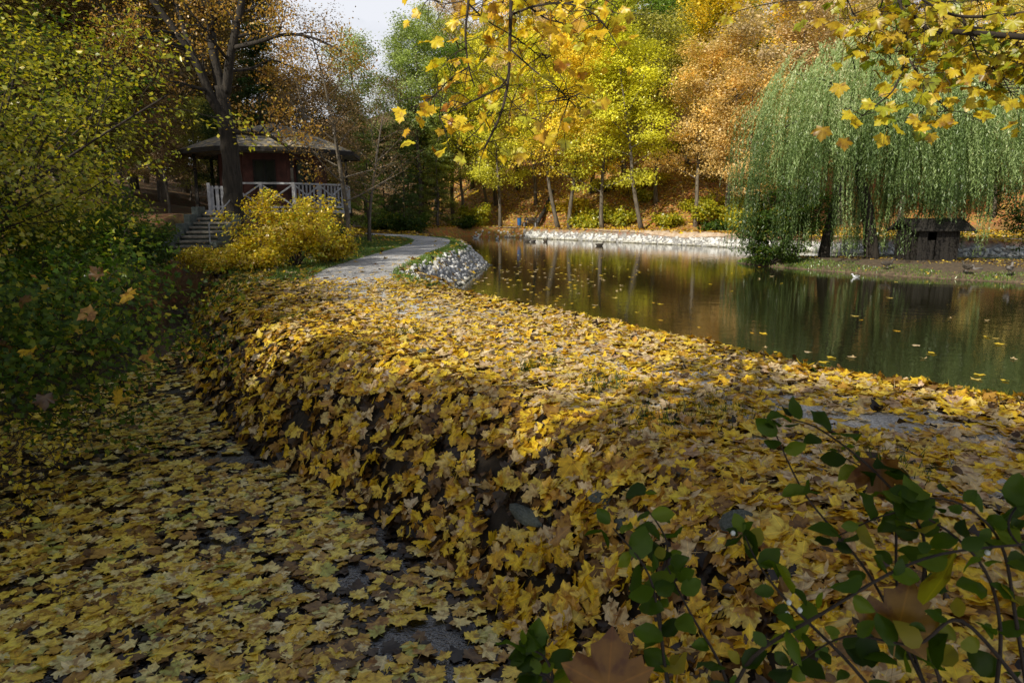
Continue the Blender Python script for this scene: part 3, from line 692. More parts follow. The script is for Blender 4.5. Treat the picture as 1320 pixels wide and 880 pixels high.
cn = {PY: 'pale yellow', YG: 'lime yellow', YE: 'golden yellow', GR: 'fresh green', OL: 'olive green', BE: 'pinkish tan', OR: 'orange', PG: 'pale grey green', BR: 'brown', DG: 'dark green', RU: 'russet'}
for px, Y, k, c, s in rows:
    where = 'in the stand beyond the path bend' if px < 590 else ('high on the hillside behind' if Y > 88 else 'in the second row above the far bank')
    plant(k, fx(px, Y), Y, c, f'{cn[c]} tree {where}', s=s, group=f'{cn[c]} trees {where}')
# dark trunks beyond the bend, left of the pond
for px, Y, s in ((566, 66, .52), (548, 70, .6), (522, 62, .46), (530, 74, .6), (500, 64, .45), (478, 60, .48), (455, 64, .6)):
    plant('conifer', fx(px, Y), Y, DG if px > 490 else GR, 'dark evergreen in the shady stand beyond the path bend', s=s, group='dark evergreens beyond the path bend', name='evergreen_tree')
# left wood behind pavilion
lw = [(20, 26, 'tall', OL, .7), (60, 34, 'tall2', BR, .8), (105, 40, 'tall', BR, .9), (150, 34, 'broad2', BR, .95), (185, 44, 'tall2', RU, .95), (222, 38, 'tall', BR, .8), (250, 50, 'tall', RU, 1.0), (290, 44, 'broad2', BR, 1.0), (330, 52, 'tall', BR, .75), (350, 41, 'conifer', DG, .58), (385, 50, 'broad', RU, .66), (410, 42, 'broad3', RU, .65), (430, 56, 'broad2', BR, .7), (-40, 30, 'tall', BR, .8), (-100, 24, 'tall2', OL, .7), (-20, 48, 'tall2', BR, 1.0), (80, 56, 'tall', BR, 1.1), (170, 62, 'tall2', RU, 1.05), (240, 66, 'tall', RU, 1.0), (310, 68, 'tall2', YE, .8), (365, 70, 'tall', RU, .55), (420, 74, 'broad2', BR, .6), (10, 40, 'broad', BR, 1.0), (45, 46, 'broad2', RU, 1.0), (120, 50, 'broad', BR, 1.0), (145, 46, 'broad3', BR, .8), (200, 54, 'broad3', BR, .9), (225, 56, 'broad', OL, .85), (265, 60, 'broad3', YE, .9), (295, 58, 'broad', RU, .9), (90, 30, 'broad3', BR, .7), (180, 31, 'broad3', RU, .55), (215, 47, 'broad3', OL, .6), (-60, 36, 'broad', BR, .9), (30, 70, 'tall2', BR, 1.1), (130, 74, 'tall', RU, 1.1), (210, 78, 'tall2', BR, 1.1), (280, 82, 'broad', BR, 1.2), (345, 84, 'broad2', RU, .7)]
for px, Y, k, c, s in lw:
    plant(k, fx(px, Y), Y, c, f'{cn[c]} tree in the shaded wood on the left behind the pavilion', s=s, group=f'{cn[c]} trees in the wood behind the pavilion')
rs = RS(8)
for i in range(34):
    px = rs.uniform(-60, 300) if i < 26 else rs.uniform(300, 460); Y = rs.uniform(27, 46) if i < 26 else rs.uniform(36, 50)
    if abs(px-258) < 30 and Y < 32: continue
    plant(['broad3', 'broad', 'broad2'][i % 3], fx(px, Y), Y, [BR, OL, RU, DG][i % 4], f'young {cn[[BR, OL, RU, DG][i % 4]]} tree in the undergrowth of the left wood', s=rs.uniform(.22, .36), group=f'young {cn[[BR, OL, RU, DG][i % 4]]} trees in the left undergrowth', name='young_tree')
plant('sparse', fx(452, 25.6), 25.6, RU, 'sparse russet leaved tree overhanging the right end of the pavilion', s=.52)
plant('sparse', fx(478, 34), 34, RU, 'thin russet tree just right of the pavilion beside the path', s=.5)
plant('sparse', fx(420, 33), 33.8, RU, 'sparse twiggy russet tree standing behind the pavilion roof', s=.55)

# ------------------------------------------------------------------ shrubs
def shrub(name, label, base, H, spread, nst, mat, tmpl, lsize, per, rad, seed, dirbias=(0, 0, 0), cat='shrub', kids=(5, 3), r=.02, trop=-.04, flat=.6, group=None, el=1.0, up=.7, hang=0, branchmat='twig', extra=None, leafname='foliage'):
    rs = RS(seed); root = empty(name, base, 0, label=label, cat=cat, group=group)
    mb = MB(); anc = []
    cfg = dict(seg=(H*.12, H*.1, H*.08), wig=(.08, .14, .18), trop=(trop, trop, trop), sides=(6, 4, 3), kids=kids, **{'from': (.3, .25)}, ang=(.8, .8), len=(.45, .5), rr=(.5, .5), leaf=1)
    for k in range(nst):
        az = k*2.4+rs.rand(); e = el*rs.uniform(.75, 1.2)
        d = np.array([math.cos(az)*spread, math.sin(az)*spread, e])+np.array(dirbias)
        grow(mb, (rs.normal(0, .12)*spread, rs.normal(0, .12)*spread, -.05), d, H*rs.uniform(.7, 1.1), r*rs.uniform(.7, 1.1), 0, rs, cfg, anc)
    mb.build('stem', M[branchmat], root, True)
    L = clump_leaves(anc, per, rad, flat, lsize, rs, tmpl=tmpl, up=up, centre=(0, 0, H*.3), hang=hang)
    leaf_obj(leafname, L, mat, root)
    return root, anc
p = at(378, 340, 20.0)
shrub('golden_shrub', 'golden yellow shrub in front of the pavilion railing', (p[0], p[1], zg1(p[0], p[1])), 2.0, .60, 17, M['shrub_gold'], T_Q, .095, 9, .13, 3, kids=(6, 3), trop=-.01)
p = at(335, 342, 18.6)
shrub('golden_shrub', 'lower golden orange shrub left of the large golden one', (p[0], p[1], zg1(p[0], p[1])), .8, .7, 10, M['shrub_gold'], T_Q, .085, 8, .12, 4, kids=(6, 3), trop=-.02)
p = at(430, 325, 21.5)
shrub('golden_shrub', 'small golden shrub at the right foot of the pavilion', (p[0], p[1], zg1(p[0], p[1])), 1.0, .7, 9, M['shrub_gold'], T_Q, .085, 8, .12, 5, kids=(6, 3), trop=-.02)
# big yellow-green shrub at left
shrub('tall_shrub', 'tall arching yellow green shrub at the left edge above the ditch', (-9.6, 11.6, .6), 5.6, .42, 20, M['shrub_yellow'], T_Q, .085, 8, .17, 6, dirbias=(.08, -.05, 0), kids=(9, 4), r=.035, trop=-.045, flat=.5)
shrub('tall_shrub', 'darker green tall shrub further left behind the yellow green one', (-12.5, 13.5, .8), 6.2, .4, 14, M['shrub_green'], T_Q, .13, 7, .22, 7, kids=(8, 4), r=.035, trop=-.04)
shrub('low_shrub', 'low feathery green shrub left of the stone steps', (-9.7, 17.0, .75), 1.9, .8, 14, M['shrub_green'], T_Q, .08, 9, .12, 8, kids=(6, 3), trop=-.03)
shrub('low_shrub', 'yellow green shrub filling the left bank under the tall arching one', (-9.2, 12.2, .5), 2.5, .8, 16, M['shrub_leafy'], T_Q, .08, 8, .15, 63, kids=(6, 3), trop=-.03)
shrub('low_shrub', 'leafy shrub on the left bank halfway to the steps', (-10.4, 15.6, .7), 2.2, .8, 16, M['shrub_leafy'], T_Q, .08, 8, .15, 64, kids=(6, 3), trop=-.03)
shrub('low_shrub', 'green shrub at the top of the left bank beside the steps', (-12.2, 19.6, 1.0), 2.2, .8, 16, M['shrub_leafy'], T_Q, .09, 8, .15, 65, kids=(6, 3), trop=-.03)
shrub('low_shrub', 'low olive shrub on the left bank below the steps', (-8.9, 14.6, .55), 1.3, .9, 14, M['shrub_green'], T_Q, .07, 9, .10, 9, kids=(6, 3), trop=-.03)
shrub('low_shrub', 'russet low shrub between the steps and golden shrub', (-7.9, 18.3, .8), 1.0, .9, 12, M['shrub_gold'], T_Q, .07, 7, .10, 10, kids=(6, 3), trop=-.03)
shrub('low_shrub', 'olive undergrowth bush behind the far bend of the path', (-7.6, 52.5, zg1(-7.6, 52.5)), 1.6, 1.0, 12, M['shrub_green'], T_Q, .16, 7, .2, 61, kids=(5, 3), r=.03)
shrub('low_shrub', 'yellow tinged bush under the dark evergreens by the bend', (-10.2, 55.5, zg1(-10.2, 55.5)), 1.5, 1.0, 12, M['shrub_leafy'], T_Q, .16, 7, .2, 62, kids=(5, 3), r=.03)
shrub('low_shrub', 'dull green shrub beside the mown grass at the path bend', (-7.7, 27.0, .9), 1.4, .8, 12, M['shrub_green'], T_Q, .10, 7, .12, 13, kids=(6, 3))
for i, (px, Y, h, lab, mt) in enumerate(((610, 68.5, 2.6, 'round yellow green bush left of the bench', 'shrub_yellow'), (600, 66.5, 1.0, 'small dark green bush at the foot of the thick leaning trunk', 'shrub_green'), (752, 60, 1.3, 'left one of the yellow bushes above the white stones', 'shrub_yellow'), (775, 62, 1.6, 'middle one of the yellow bushes above the white stones', 'shrub_yellow'), (800, 60, 1.5, 'right one of the yellow bushes above the white stones', 'shrub_yellow'),
      (858, 57, 1.2, 'low olive bush behind the orange bank path', 'shrub_yellow'), (912, 56, 2.1, 'yellow green bush right of the small orange tree', 'shrub_yellow'), (918, 53, .9, 'low green bush at the edge of the far path', 'shrub_green'), (955, 52, 2.2, 'yellow bush beside the willow at the far bank', 'shrub_yellow'), (1010, 50, 2.0, 'pale yellow bush seen behind the island shrub', 'shrub_yellow'))):
    x_ = fx(px, Y); shrub('bank_bush', lab, (x_, Y, zg1(x_, Y)), h, .9, 9, M[mt], T_Q, .24, 7, .26, 70+i, kids=(4, 2), r=.03)

rs = RS(44)
for i in range(16):
    px = rs.uniform(700, 1000); Y = rs.uniform(62, 72) if px < 830 else rs.uniform(56, 68); x_ = fx(px, Y); c_ = ['shrub_yellow', 'shrub_gold'][i % 2]
    shrub('hillside_bush', 'small %s bush in the undergrowth of the far slope' % ('lime' if i % 2 == 0 else 'golden'), (x_, Y, zg1(x_, Y)), rs.uniform(.8, 2.0), .9, 8, M[c_], T_Q, .22, 6, .24, 100+i, kids=(4, 2), r=.03, group='small %s bushes on the far slope' % ('lime' if i % 2 == 0 else 'golden'))
# near left: dark lobed-leaf shrub with berries
root, anc = shrub('berry_shrub', 'dark green lobed leaf shrub with white berries filling the left foreground', (-5.5, 6.4, .2), 2.6, .68, 20, M['shrub_leafy'], T_MID, .050, 8, .15, 15, dirbias=(.15, -.08, 0), kids=(7, 4), r=.014, trop=-.06, flat=.6)
import bmesh
def berry_mesh(r, name='berry'):
    bm = bmesh.new(); bmesh.ops.create_uvsphere(bm, u_segments=10, v_segments=7, radius=r)
    for v in bm.verts: v.co.z *= 1.1
    me = bpy.data.meshes.new(name); bm.to_mesh(me); bm.free(); me.polygons.foreach_set('use_smooth', [True]*len(me.polygons)); me.materials.append(M['berry']); return me
bme = berry_mesh(.012)
rs = RS(3); A = np.array(anc); sel = A[(A[:, 2] > .3) & (A[:, 2] < 1.7)]
for i in rs.choice(len(sel), 22, replace=False):
    o = link_mesh('berry', bme, None, root); o.location = tuple(sel[i]+rs.normal(0, .04, 3)+np.array([.05, -.1, 0]))
ye = np.array([sel[i] for i in rs.choice(len(sel), 26)])
L = leaves(T_NEAR, ye+rs.normal(0, .08, ye.shape)+np.array([.05, -.15, 0]), rs.normal(0, .5, ye.shape)+np.array([0, -.7, .6]), .15, rs, .3, rnd=rs.rand(26)*.6)
leaf_obj('caught_leaves', L, M['litter'], root)
shrub('twiggy_shrub', 'nearly bare brown twiggy bush leaning over the ditch at left', (-4.9, 5.2, -.05), 1.7, .9, 14, M['shrub_gold'], T_Q, .05, 1, .08, 16, dirbias=(.3, -.1, -.25), kids=(7, 3), r=.009, trop=-.03)

# ------------------------------------------------------------------ main tree by the pavilion
def big_tree():
    rs = RS(77); base = at(303, 300, 23); bz = zg1(base[0], 23)
    root = empty('deciduous_tree', (base[0], 23, bz), 0, label='large dark trunked tree with bare spreading limbs beside the stone steps', cat='tree')
    o = np.array([base[0], 23, bz]); mb = MB(); anc = []
    cfg = dict(seg=(.8, .5, .35), wig=(.10, .16, .2), trop=(.02, .0, -.02), sides=(7, 5, 3), kids=(6, 4), **{'from': (.2, .2)}, ang=(.8, .8), len=(.45, .5), rr=(.45, .5), leaf=1)
    def limb(pts, r0, r1, nb, sides=10, blen=2.0):
        P = np.array([at(px, py, 23+dy)-o for px, py, dy in pts]); P = np.array(smooth_line([tuple(q) for q in P], 5))
        n = len(P); rad = [(r0+(r1-r0)*i/(n-1))*(1+.05*rs.randn()) for i in range(n)]
        mb.tube(P, rad, sides)
        for k in range(nb):
            i = int(n*(.25+.72*k/max(nb, 1))); i = min(i, n-2); d = P[i+1]-P[i]; d /= np.linalg.norm(d)
            ax = np.cross(d, rs.normal(size=3)); ax /= np.linalg.norm(ax)
            grow(mb, P[i], rotv(d, ax, rs.uniform(.6, 1.2)), blen*rs.uniform(.6, 1.2), rad[i]*.4, 0, rs, cfg, anc)
    limb([(304, 312, 0), (302, 285, 0), (300, 240, 0), (296, 190, 0), (290, 150, 0), (284, 112, 0)], .36, .22, 0, 14)
    limb([(286, 118, 0), (276, 75, .1), (272, 35, .2), (268, 0, .2), (262, -50, .3)], .17, .09, 7)
    limb([(292, 120, 0), (296, 80, -.2), (304, 40, -.3), (312, 0, -.3), (318, -50, -.5)], .15, .08, 7)
    limb([(292, 160, 0), (272, 125, -.2), (255, 85, -.4), (232, 48, -.6), (205, 12, -.8), (180, -20, -1)], .16, .07, 8)
    limb([(262, 98, -.4), (245, 60, .2), (228, 10, .6), (215, -30, 1)], .08, .05, 5)
    limb([(300, 62, -.2), (330, 55, -.8), (365, 45, -1.2), (400, 48, -1.6), (440, 66, -2)], .08, .025, 8, 7, 1.6)
    limb([(296, 92, 0), (325, 88, .5), (350, 78, 1), (385, 90, 1.2)], .06, .02, 6, 6, 1.4)
    limb([(297, 170, 0), (325, 172, -.6), (345, 174, -1), (365, 186, -1.3), (378, 192, -1.5)], .085, .03, 6, 7, 1.2)
    limb([(228, 45, -.6), (205, 40, -1), (180, 50, -1.4), (172, 70, -1.6)], .05, .015, 5, 6, 1.4)
    mb.build('trunk', M['bark'], root, True)
    L = clump_leaves(anc, 2, .16, 1, .085, rs, up=.3, centre=(0, 0, 8))
    m = leafmat('sparse_orange_leaves', [(0, (.30, .13, .03)), (.5, (.55, .30, .04)), (1, (.62, .48, .05))], .4)
    leaf_obj('crown', L, m, root)
big_tree()

# ------------------------------------------------------------------ willow
def willow():
    rs = RS(90); bx, by = 16.3, 30.6; bz = .33
    root = empty('weeping_willow', (bx, by, bz), 0, label='large weeping willow with grey green hanging curtains on the island', cat='tree')
    mb = MB(); o = np.array([bx, by, bz])
    def w(px, py, Y): return at(px, py, Y)-o
    def limb(pts, r0, r1, s=8):
        P = np.array(smooth_line([tuple(q) for q in pts], 5)); n = len(P); mb.tube(P, [r0+(r1-r0)*i/(n-1) for i in range(n)], s)
    limb([w(1124, 335, 30.6), w(1122, 310, 30.6), w(1118, 270, 30.7), w(1110, 235, 30.8), w(1104, 190, 31)], .33, .17, 10)
    limb([w(1061, 335, 31.2), w(1065, 310, 31.2), w(1074, 270, 31), w(1088, 220, 31), w(1098, 170, 31)], .26, .12, 9)
    tips = []
    domes = [(15.6, 31.0, 4.7, 9.3, 125), (21.8, 31.2, 4.9, 8.5, 105), (18.6, 30.6, 3.6, 7.9, 40), (13.2, 30.6, 2.2, 8.0, 26)]
    strands_P, strands_D, leafy = [], [], []
    crown_root = w(1104, 190, 31)
    for cx, cy, R_, zt, nb in domes:
        for k in range(nb):
            u = math.sqrt((k+.5)/nb); a = k*2.39996+rs.rand()*.4
            r_ = R_*u*rs.uniform(.88, 1.08); x = cx+r_*math.cos(a); y = cy+r_*math.sin(a)*.85
            z = zt-(zt-6.2)*(u**2.4)+rs.normal(0, .38)+.35*math.sin(x*2.1)*math.cos(y*1.7)
            p = np.array([x, y, z])-o
            if k % 5 == 0:
                mid = crown_root*.5+p*.5+np.array([0, 0, .9]); limb([crown_root*.9+rs.normal(0, .15, 3), mid, p], .07, .02, 5)
            bt = rs.rand(); br_ = .13+.15*rs.rand(); bo = np.array([math.cos(a), math.sin(a)])*rs.uniform(.25, 1.0)*(.35+u)+rs.normal(0, .12, 2); bs = rs.normal(0, .10, 2)
            # bundle
            q_ = x/y; low = 2.2 if q_ > .66 else ((1.75 if rs.rand() < .85 else .6) if q_ > .565 else (3.5 if (.492 < q_ < .540 and y < 33) else (.5 if rs.rand() < .34 else 1.7+rs.rand()*1.9)))
            if u < .45: low = max(low, 3.2)
            nst = 11
            for s_ in range(nst):
                q = p+rs.normal(0, br_, 3)*np.array([1, 1, 1.6]); end = max(.25, low+rs.exponential(.5)+bt*1.3*(low > 1)-(0))
                Ls = (q[2]+bz)-end
                if Ls < .6: continue
                outd = bo*rs.uniform(.8, 1.2)
                m = int(Ls/.058); t = np.linspace(0, 1, m)
                sw = bs+rs.normal(0, .03, 2)
                X = q[0]+outd[0]*(1-np.exp(-t*4))+sw[0]*np.sin(t*5); Y = q[1]+outd[1]*(1-np.exp(-t*4))+sw[1]*np.sin(t*4); Z = q[2]+.30*np.sin(np.clip(t*8, 0, 3.14))-Ls*t
                P = np.column_stack([X, Y, Z])
                strands_P.append(P+rs.normal(0, .018, P.shape))
                strands_D.append(np.column_stack([rs.normal(0, .38, m), rs.normal(0, .38, m), -np.ones(m)]))
                leafy.append(np.clip(bt*.50+.08*rs.rand()+rs.rand(m)*.26+  .30*(P[:, 2]+bz > 6.0+rs.normal(0, .6, m))-.12*(P[:, 2]+bz < 3.5), 0, 1))  # crown top paler than its foot: sunlit look put into leaf colour
    P = np.concatenate(strands_P); D = np.concatenate(strands_D); rr = np.concatenate(leafy); n = len(P)
    nn = rs.normal(0, 1, (n, 3)); nn[:, 1] -= .35; nn[:, 2] += .3
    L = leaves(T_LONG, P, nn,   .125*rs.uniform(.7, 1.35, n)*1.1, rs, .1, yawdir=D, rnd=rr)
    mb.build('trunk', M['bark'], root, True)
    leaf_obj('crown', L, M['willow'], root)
    # finer cover of upright/arching twigs on top of the dome
willow()
shrub('island_shrub', 'rounded dark green shrub on the left end of the island', (12.1, 31.3, .25), 3.3, .5, 16, M['shrub_green'], T_Q, .12, 8, .18, 33, kids=(7, 3), r=.035, trop=-.01)
shrub('island_shrub', 'low dark spreading shrub at the left tip of the island', (11.6, 30.6, .2), 1.3, 1.1, 12, M['shrub_green'], T_Q, .10, 7, .12, 34, kids=(5, 3), r=.025, trop=-.01)
shrub('lakeside_tree', 'leafy dark bush hanging behind the hut at the right edge', (24.5, 30.5, .3), 3.3, .7, 12, M['shrub_green'], T_Q, .12, 6, .2, 35, kids=(7, 3), r=.03, cat='shrub')

# duck hut
def hut():
    bx, by = 17.75, 29.5; bz = float(Zi(bx, by)[0])-.03
    root = empty('duck_hut', (bx, by, bz), .10, label='small dark wooden hut with pitched roof under the willow', cat='hut'); root.scale = (.92, .92, 1)
    mb = MB(); w, d, h = .95, .75, 1.25
    k = 9
    for i in range(k):     # front and back planks
        x = -w+(i+.5)*2*w/k
        if i not in (2, 3): mb.box((x, -d, h/2), (w/k-.006, .02, h/2))
        mb.box((x, d, h/2), (w/k-.006, .02, h/2))
    for i in range(7):
        y = -d+(i+.5)*2*d/7
        for sx in (-1, 1): mb.box((sx*w, y, (h+.28*(1-abs(y)/d))/2), (.02, d/7-.006, (h+.28*(1-abs(y)/d))/2))
    mb.build('wall', M['darkwood'], root)
    mb = MB(); mb.box((-w+2.5*2*w/k+.105, -d+.06, .45), (.2, .015, .44)); mb.build('door', M['darkwood'], root)
    mb = MB()
    rw = 1.45
    for sgn in (-1, 1):
        a = math.atan2(.55, 1.05); L = 1.2
        V = Matrix.Rotation(sgn*-a, 3, 'X')
        for i in range(5):
            yy = sgn*(.10+.21*i); zz = h+.52-abs(yy)*math.tan(a)*.98+.012*i
            mb.box((.12, yy, zz), (rw, .125, .018), 0, V)
    mb.build('roof', M['darkwood'], root)
    for sx in (-1, 1):
        for sy in (-1, 1): MB().box((sx*w, sy*d, h*.5-.08), (.045, .045, h*.5+.08)).build('corner_post', M['darkwood'], root)
    mb = MB(); 
    for sx in (rw+.13, -rw+.11):
        for sgn in (-1, 1): MB().bar((sx, 0, h+.53), (sx, sgn*1.06, h-.03), .03, .13).build('barge_board', M['darkwood'], root)
hut()

# ------------------------------------------------------------------ pavilion
def pavilion():
    cx, cy = -10.0, 29.6; gz = .7; dz = 2.42-gz
    root = empty('pavilion', (cx, cy, gz), math.radians(8), label='octagonal red walled pavilion with railed terrace and shallow shingle roof', cat='pavilion'); root.scale = (.93, .93, 1.03)
    def oct_(R_, k, off=math.pi/8): a = off+k*math.pi/4; return (R_*math.cos(a), R_*math.sin(a))
    # base
    mb = MB()
    for k in range(8):
        a, b = oct_(2.75, k), oct_(2.75, k+1); mb.add([(*a, -.6), (*b, -.6), (*b, dz-.12), (*a, dz-.12)], [(0, 1, 2, 3)])
    mb.build('base_wall', M['plaster'], root)
    mb = MB(); n = 8
    V = [(*oct_(3.45, k), z) for z in (dz-.12, dz) for k in range(8)]
    mb.add(V, [tuple(range(8))[::-1], tuple(range(8, 16))]+[(k, (k+1) % 8, 8+(k+1) % 8, 8+k) for k in range(8)]); mb.build('deck', M['white'], root)
    # walls with planks
    RW = 2.35
    mb = MB()
    for k in range(8):
        a, b = Vector((*oct_(RW, k), 0)), Vector((*oct_(RW, k+1), 0)); m = 14
        nrm = ((a+b)/2).normalized()
        for i in range(m):
            p0 = a.lerp(b, (i+.04)/m); p1 = a.lerp(b, (i+.96)/m); off = nrm*(.012 if i % 2 else 0)
            mb.add([(p0.x+off.x, p0.y+off.y, dz), (p1.x+off.x, p1.y+off.y, dz), (p1.x+off.x, p1.y+off.y, dz+2.45), (p0.x+off.x, p0.y+off.y, dz+2.45)], [(0, 1, 2, 3)])
        mb.add([(a.x*.99, a.y*.99, dz), (b.x*.99, b.y*.99, dz), (b.x*.99, b.y*.99, dz+2.45), (a.x*.99, a.y*.99, dz+2.45)], [(0, 1, 2, 3)])
    mb.build('wall', M['redwood'], root)
    # windows on front faces (faces around -y: k=5 (centre -90deg) with neighbours)
    for k in (4, 5, 6):
        a, b = Vector((*oct_(RW, k), 0)), Vector((*oct_(RW, k+1), 0)); c = (a+b)/2; nrm = c.normalized(); t = (b-a).normalized()
        ang = math.atan2(t.y, t.x)
        q = c+nrm*.05
        fr = MB()
        for sx in (-1, 0, 1): fr.box((q+t*(sx*.42)+Vector((0, 0, dz+1.35))), (.035, .03, .5), ang)
        for sz in (-.5, .5): fr.box((q+Vector((0, 0, dz+1.35+sz))), (.455, .032, .035), ang)
        w_ = fr.build('window', M['darkwood'], root)
        MB().box((c+nrm*.03+Vector((0, 0, dz+1.35))), (.42, .01, .5), ang).build('pane', M['glass'], w_)
    # posts + roof
    for k in range(8):
        p_ = oct_(3.3, k); MB().box((p_[0], p_[1], dz+1.1), (.055, .055, 1.14), k*math.pi/4).build('post', M['darkwood'], root)
    mb = MB(); ez = dz+2.25; az = dz+3.45
    R_ = 3.95; V = [(*oct_(R_, k), ez) for k in range(8)]+[(*oct_(R_, k), ez-.12) for k in range(8)]+[(*oct_(1.5, k), ez+.88) for k in range(8)]+[(0, 0, az)]
    F = [(k, (k+1) % 8, 16+(k+1) % 8, 16+k) for k in range(8)]+[(16+k, 16+(k+1) % 8, 24) for k in range(8)]+[(8+k, 8+(k+1) % 8, (k+1) % 8, k) for k in range(8)]+[tuple(range(8, 16))[::-1]]
    mb.add(V, F); rf = mb.build('roof', M['roof'], root)
    mb = MB()
    for k in range(8):
        a, b = oct_(R_+.03, k), oct_(R_+.03, k+1); mb.bar((*a, ez-.07), (*b, ez-.07), .05, .16)
    mb.build('fascia', M['darkwood'], rf)
    mb = MB(); mb.tube([(0, 0, az-.05), (0, 0, az+.12), (0, 0, az+.3)], [.10, .07, .01], 8); mb.build('finial', M['darkwood'], rf)
    # railings: X-braced panels between posts
    for k in range(8):
        if k in (3, 4): continue      # entrance toward the steps
        a, b = Vector((*oct_(3.38, k), 0)), Vector((*oct_(3.38, k+1), 0))
        mb = MB(); m = 2 if k in (4, 5, 6) else 2
        mb.bar((a.x, a.y, dz+.98), (b.x, b.y, dz+.98), .09, .07); mb.bar((a.x, a.y, dz+.12), (b.x, b.y, dz+.12), .05, .07)
        for i in range(m):
            p0 = a.lerp(b, i/m); p1 = a.lerp(b, (i+1)/m)
            mb.box((p0.x, p0.y, dz+.5), (.06, .06, .52))
            if k in (6, 7, 0):
                for j in range(7):
                    q = p0.lerp(p1, (j+.5)/7); mb.box((q.x, q.y, dz+.53), (.03, .03, .40))
            mb.bar((p0.x, p0.y, dz+.15), (p1.x, p1.y, dz+.95), .05, .06); mb.bar((p0.x, p0.y, dz+.95), (p1.x, p1.y, dz+.15), .045, .055)
        mb.build('railing', M['white'], root)
    a, b = Vector((*oct_(2.75, 6), 0)), Vector((*oct_(2.75, 7), 0)); c = a.lerp(b, .5); t = (b-a).normalized()
    MB().box((c.x*1.012, c.y*1.012, .75), (.32, .03, .55), math.atan2(t.y, t.x)).build('cellar_door', M['white'], root)
pavilion()
def steps():
    x0, y0, z0 = at(243, 325, 20.6); n = 9
    root = empty('stone_steps', (x0, y0, z0-.05), math.radians(4), label='flight of weathered stone steps with metal handrail climbing to the pavilion', cat='steps')
    for i in range(n):
        mb = MB(); z = .055+i*.135; y = i*.34; w = .62+.02*math.sin(i*3)
        mb.box((.10*i/n+.02*math.sin(i*5), y+.19, z), (w, .205, .035))
        mb.build('tread', M['stepstone'], root, bevel=.012)
    mb = MB()
    for i in range(n): mb.box((.10*i/n, i*.34+.24, -.1+(i*.135)/2), (.58, .19, .12+(i*.135)/2))
    mb.build('riser', M['slate'], root)
    for sx in (-1, 1):
        mb = MB()
        for i in range(5): mb.box((sx*.74+.02*i, .3+i*.64, .15+i*.26), (.11, .33, .2+.02*(i % 2)), .03*sx)
        mb.build('side_stone', M['slate'], root, bevel=.03)
    mb = MB(); h = .85
    mb.tube([(.55, .3, .0), (.55, .3, h), (.72, 3.0, h+1.15), (.72, 3.0, 1.0)], .022, 8)
    mb.build('handrail', M['metal'], root)
steps()
def side_gate():
    p = at(279, 272, 24.8); root = empty('railing_panel', (p[0], p[1], p[2]), .35, label='short grey white railing panel at the head of the steps', cat='railing')
    mb = MB()
    for i in range(6): mb.box((-.1+i*.17, 0, .45), (.055, .015, .42))
    mb.build('board', M['white'], root)
    for hz in (.80, .15): MB().box((.32, 0.03, hz), (.52, .02, .035)).build('rail', M['white'], root)
    for x in (-.2, .86): MB().box((x, .0, .42), (.05, .05, .55)).build('post', M['white'], root)
    MB().box((.3, .1, -.06), (.75, .4, .05)).build('landing', M['white'], root)
side_gate()

# ------------------------------------------------------------------ bench, bin, ducks
def bench():
    x, y = fx(684, 63), 63.2; root = empty('bench', (x, y, zg1(x, y)), -.55, label='small dark bench with pale concrete legs on the far bank', cat='bench')
    for k in range(3): MB().box((0, -.16+k*.15, .46), (.85, .065, .025)).build('seat_slat', M['darkwood'], root)
    for k in range(2): MB().box((0, .26+.03*k, .66+k*.17), (.85, .02, .06)).build('back_slat', M['darkwood'], root)
    for sx in (-1, 1):
        mb = MB(); mb.box((sx*.6, 0, .22), (.06, .22, .22)); mb.bar((sx*.6, .22, .1), (sx*.6, .31, .9), .06, .06); mb.build('leg', M['plaster'], root)
    x -= 1.05; root = empty('litter_bin', (x, y, zg1(x, y)), 0, label='small blue litter bin left of the bench', cat='bin')
    mb = MB(); mb.tube([(0, 0, .25), (0, 0, .5), (0, 0, .92)], [.17, .19, .21], 14); mb.build('bin_body', M['blue'], root)
    mb = MB(); mb.tube([(0, .2, 0), (0, .2, 1.0)], .03, 8); mb.build('post', M['metal'], root)
    mb = MB(); mb.tube([(0, 0, .922), (0, 0, .96)], [.225, .19], 14); mb.build('lid', M['darkwood'], root)
bench()
def duck(px, py, z, mat, lab, rz, s=1.0, stand=False, group=None):
    p = onz(px, py, z); root = empty('duck', (p[0], p[1], z), rz, label=lab, cat='duck', group=group); root.scale = (s, s, s)
    h = .10 if stand else -.02
    mb = MB()
    pts = [(-.27, 0, .13), (-.2, 0, .10), (-.08, 0, .075), (.06, 0, .07), (.15, 0, .10), (.185, 0, .16), (.20, 0, .215), (.235, 0, .245), (.27, 0, .24), (.30, 0, .228), (.335, 0, .222)]
    rr = [.012, .055, .092, .092, .066, .042, .036, .044, .034, .016, .012]
    mb.tube([(a, b, c+h) for a, b, c in pts], rr, 12); mb.build('body', mat, root, True)
    for sy in (-1, 1):
        w = MB(); w.tube([(-.2, sy*.05, .13+h), (-.1, sy*.083, .115+h), (.04, sy*.085, .11+h), (.09, sy*.06, .11+h)], [.01, .035, .035, .01], 8); w.build('wing', M['duck_dark'], root, True)
        if stand:
            w = MB(); w.tube([(0, sy*.04, .02), (.0, sy*.04, .09)], .009, 6); w.box((.02, sy*.04, .012), (.03, .02, .005)); w.build('leg', M['duck_grey'], root)
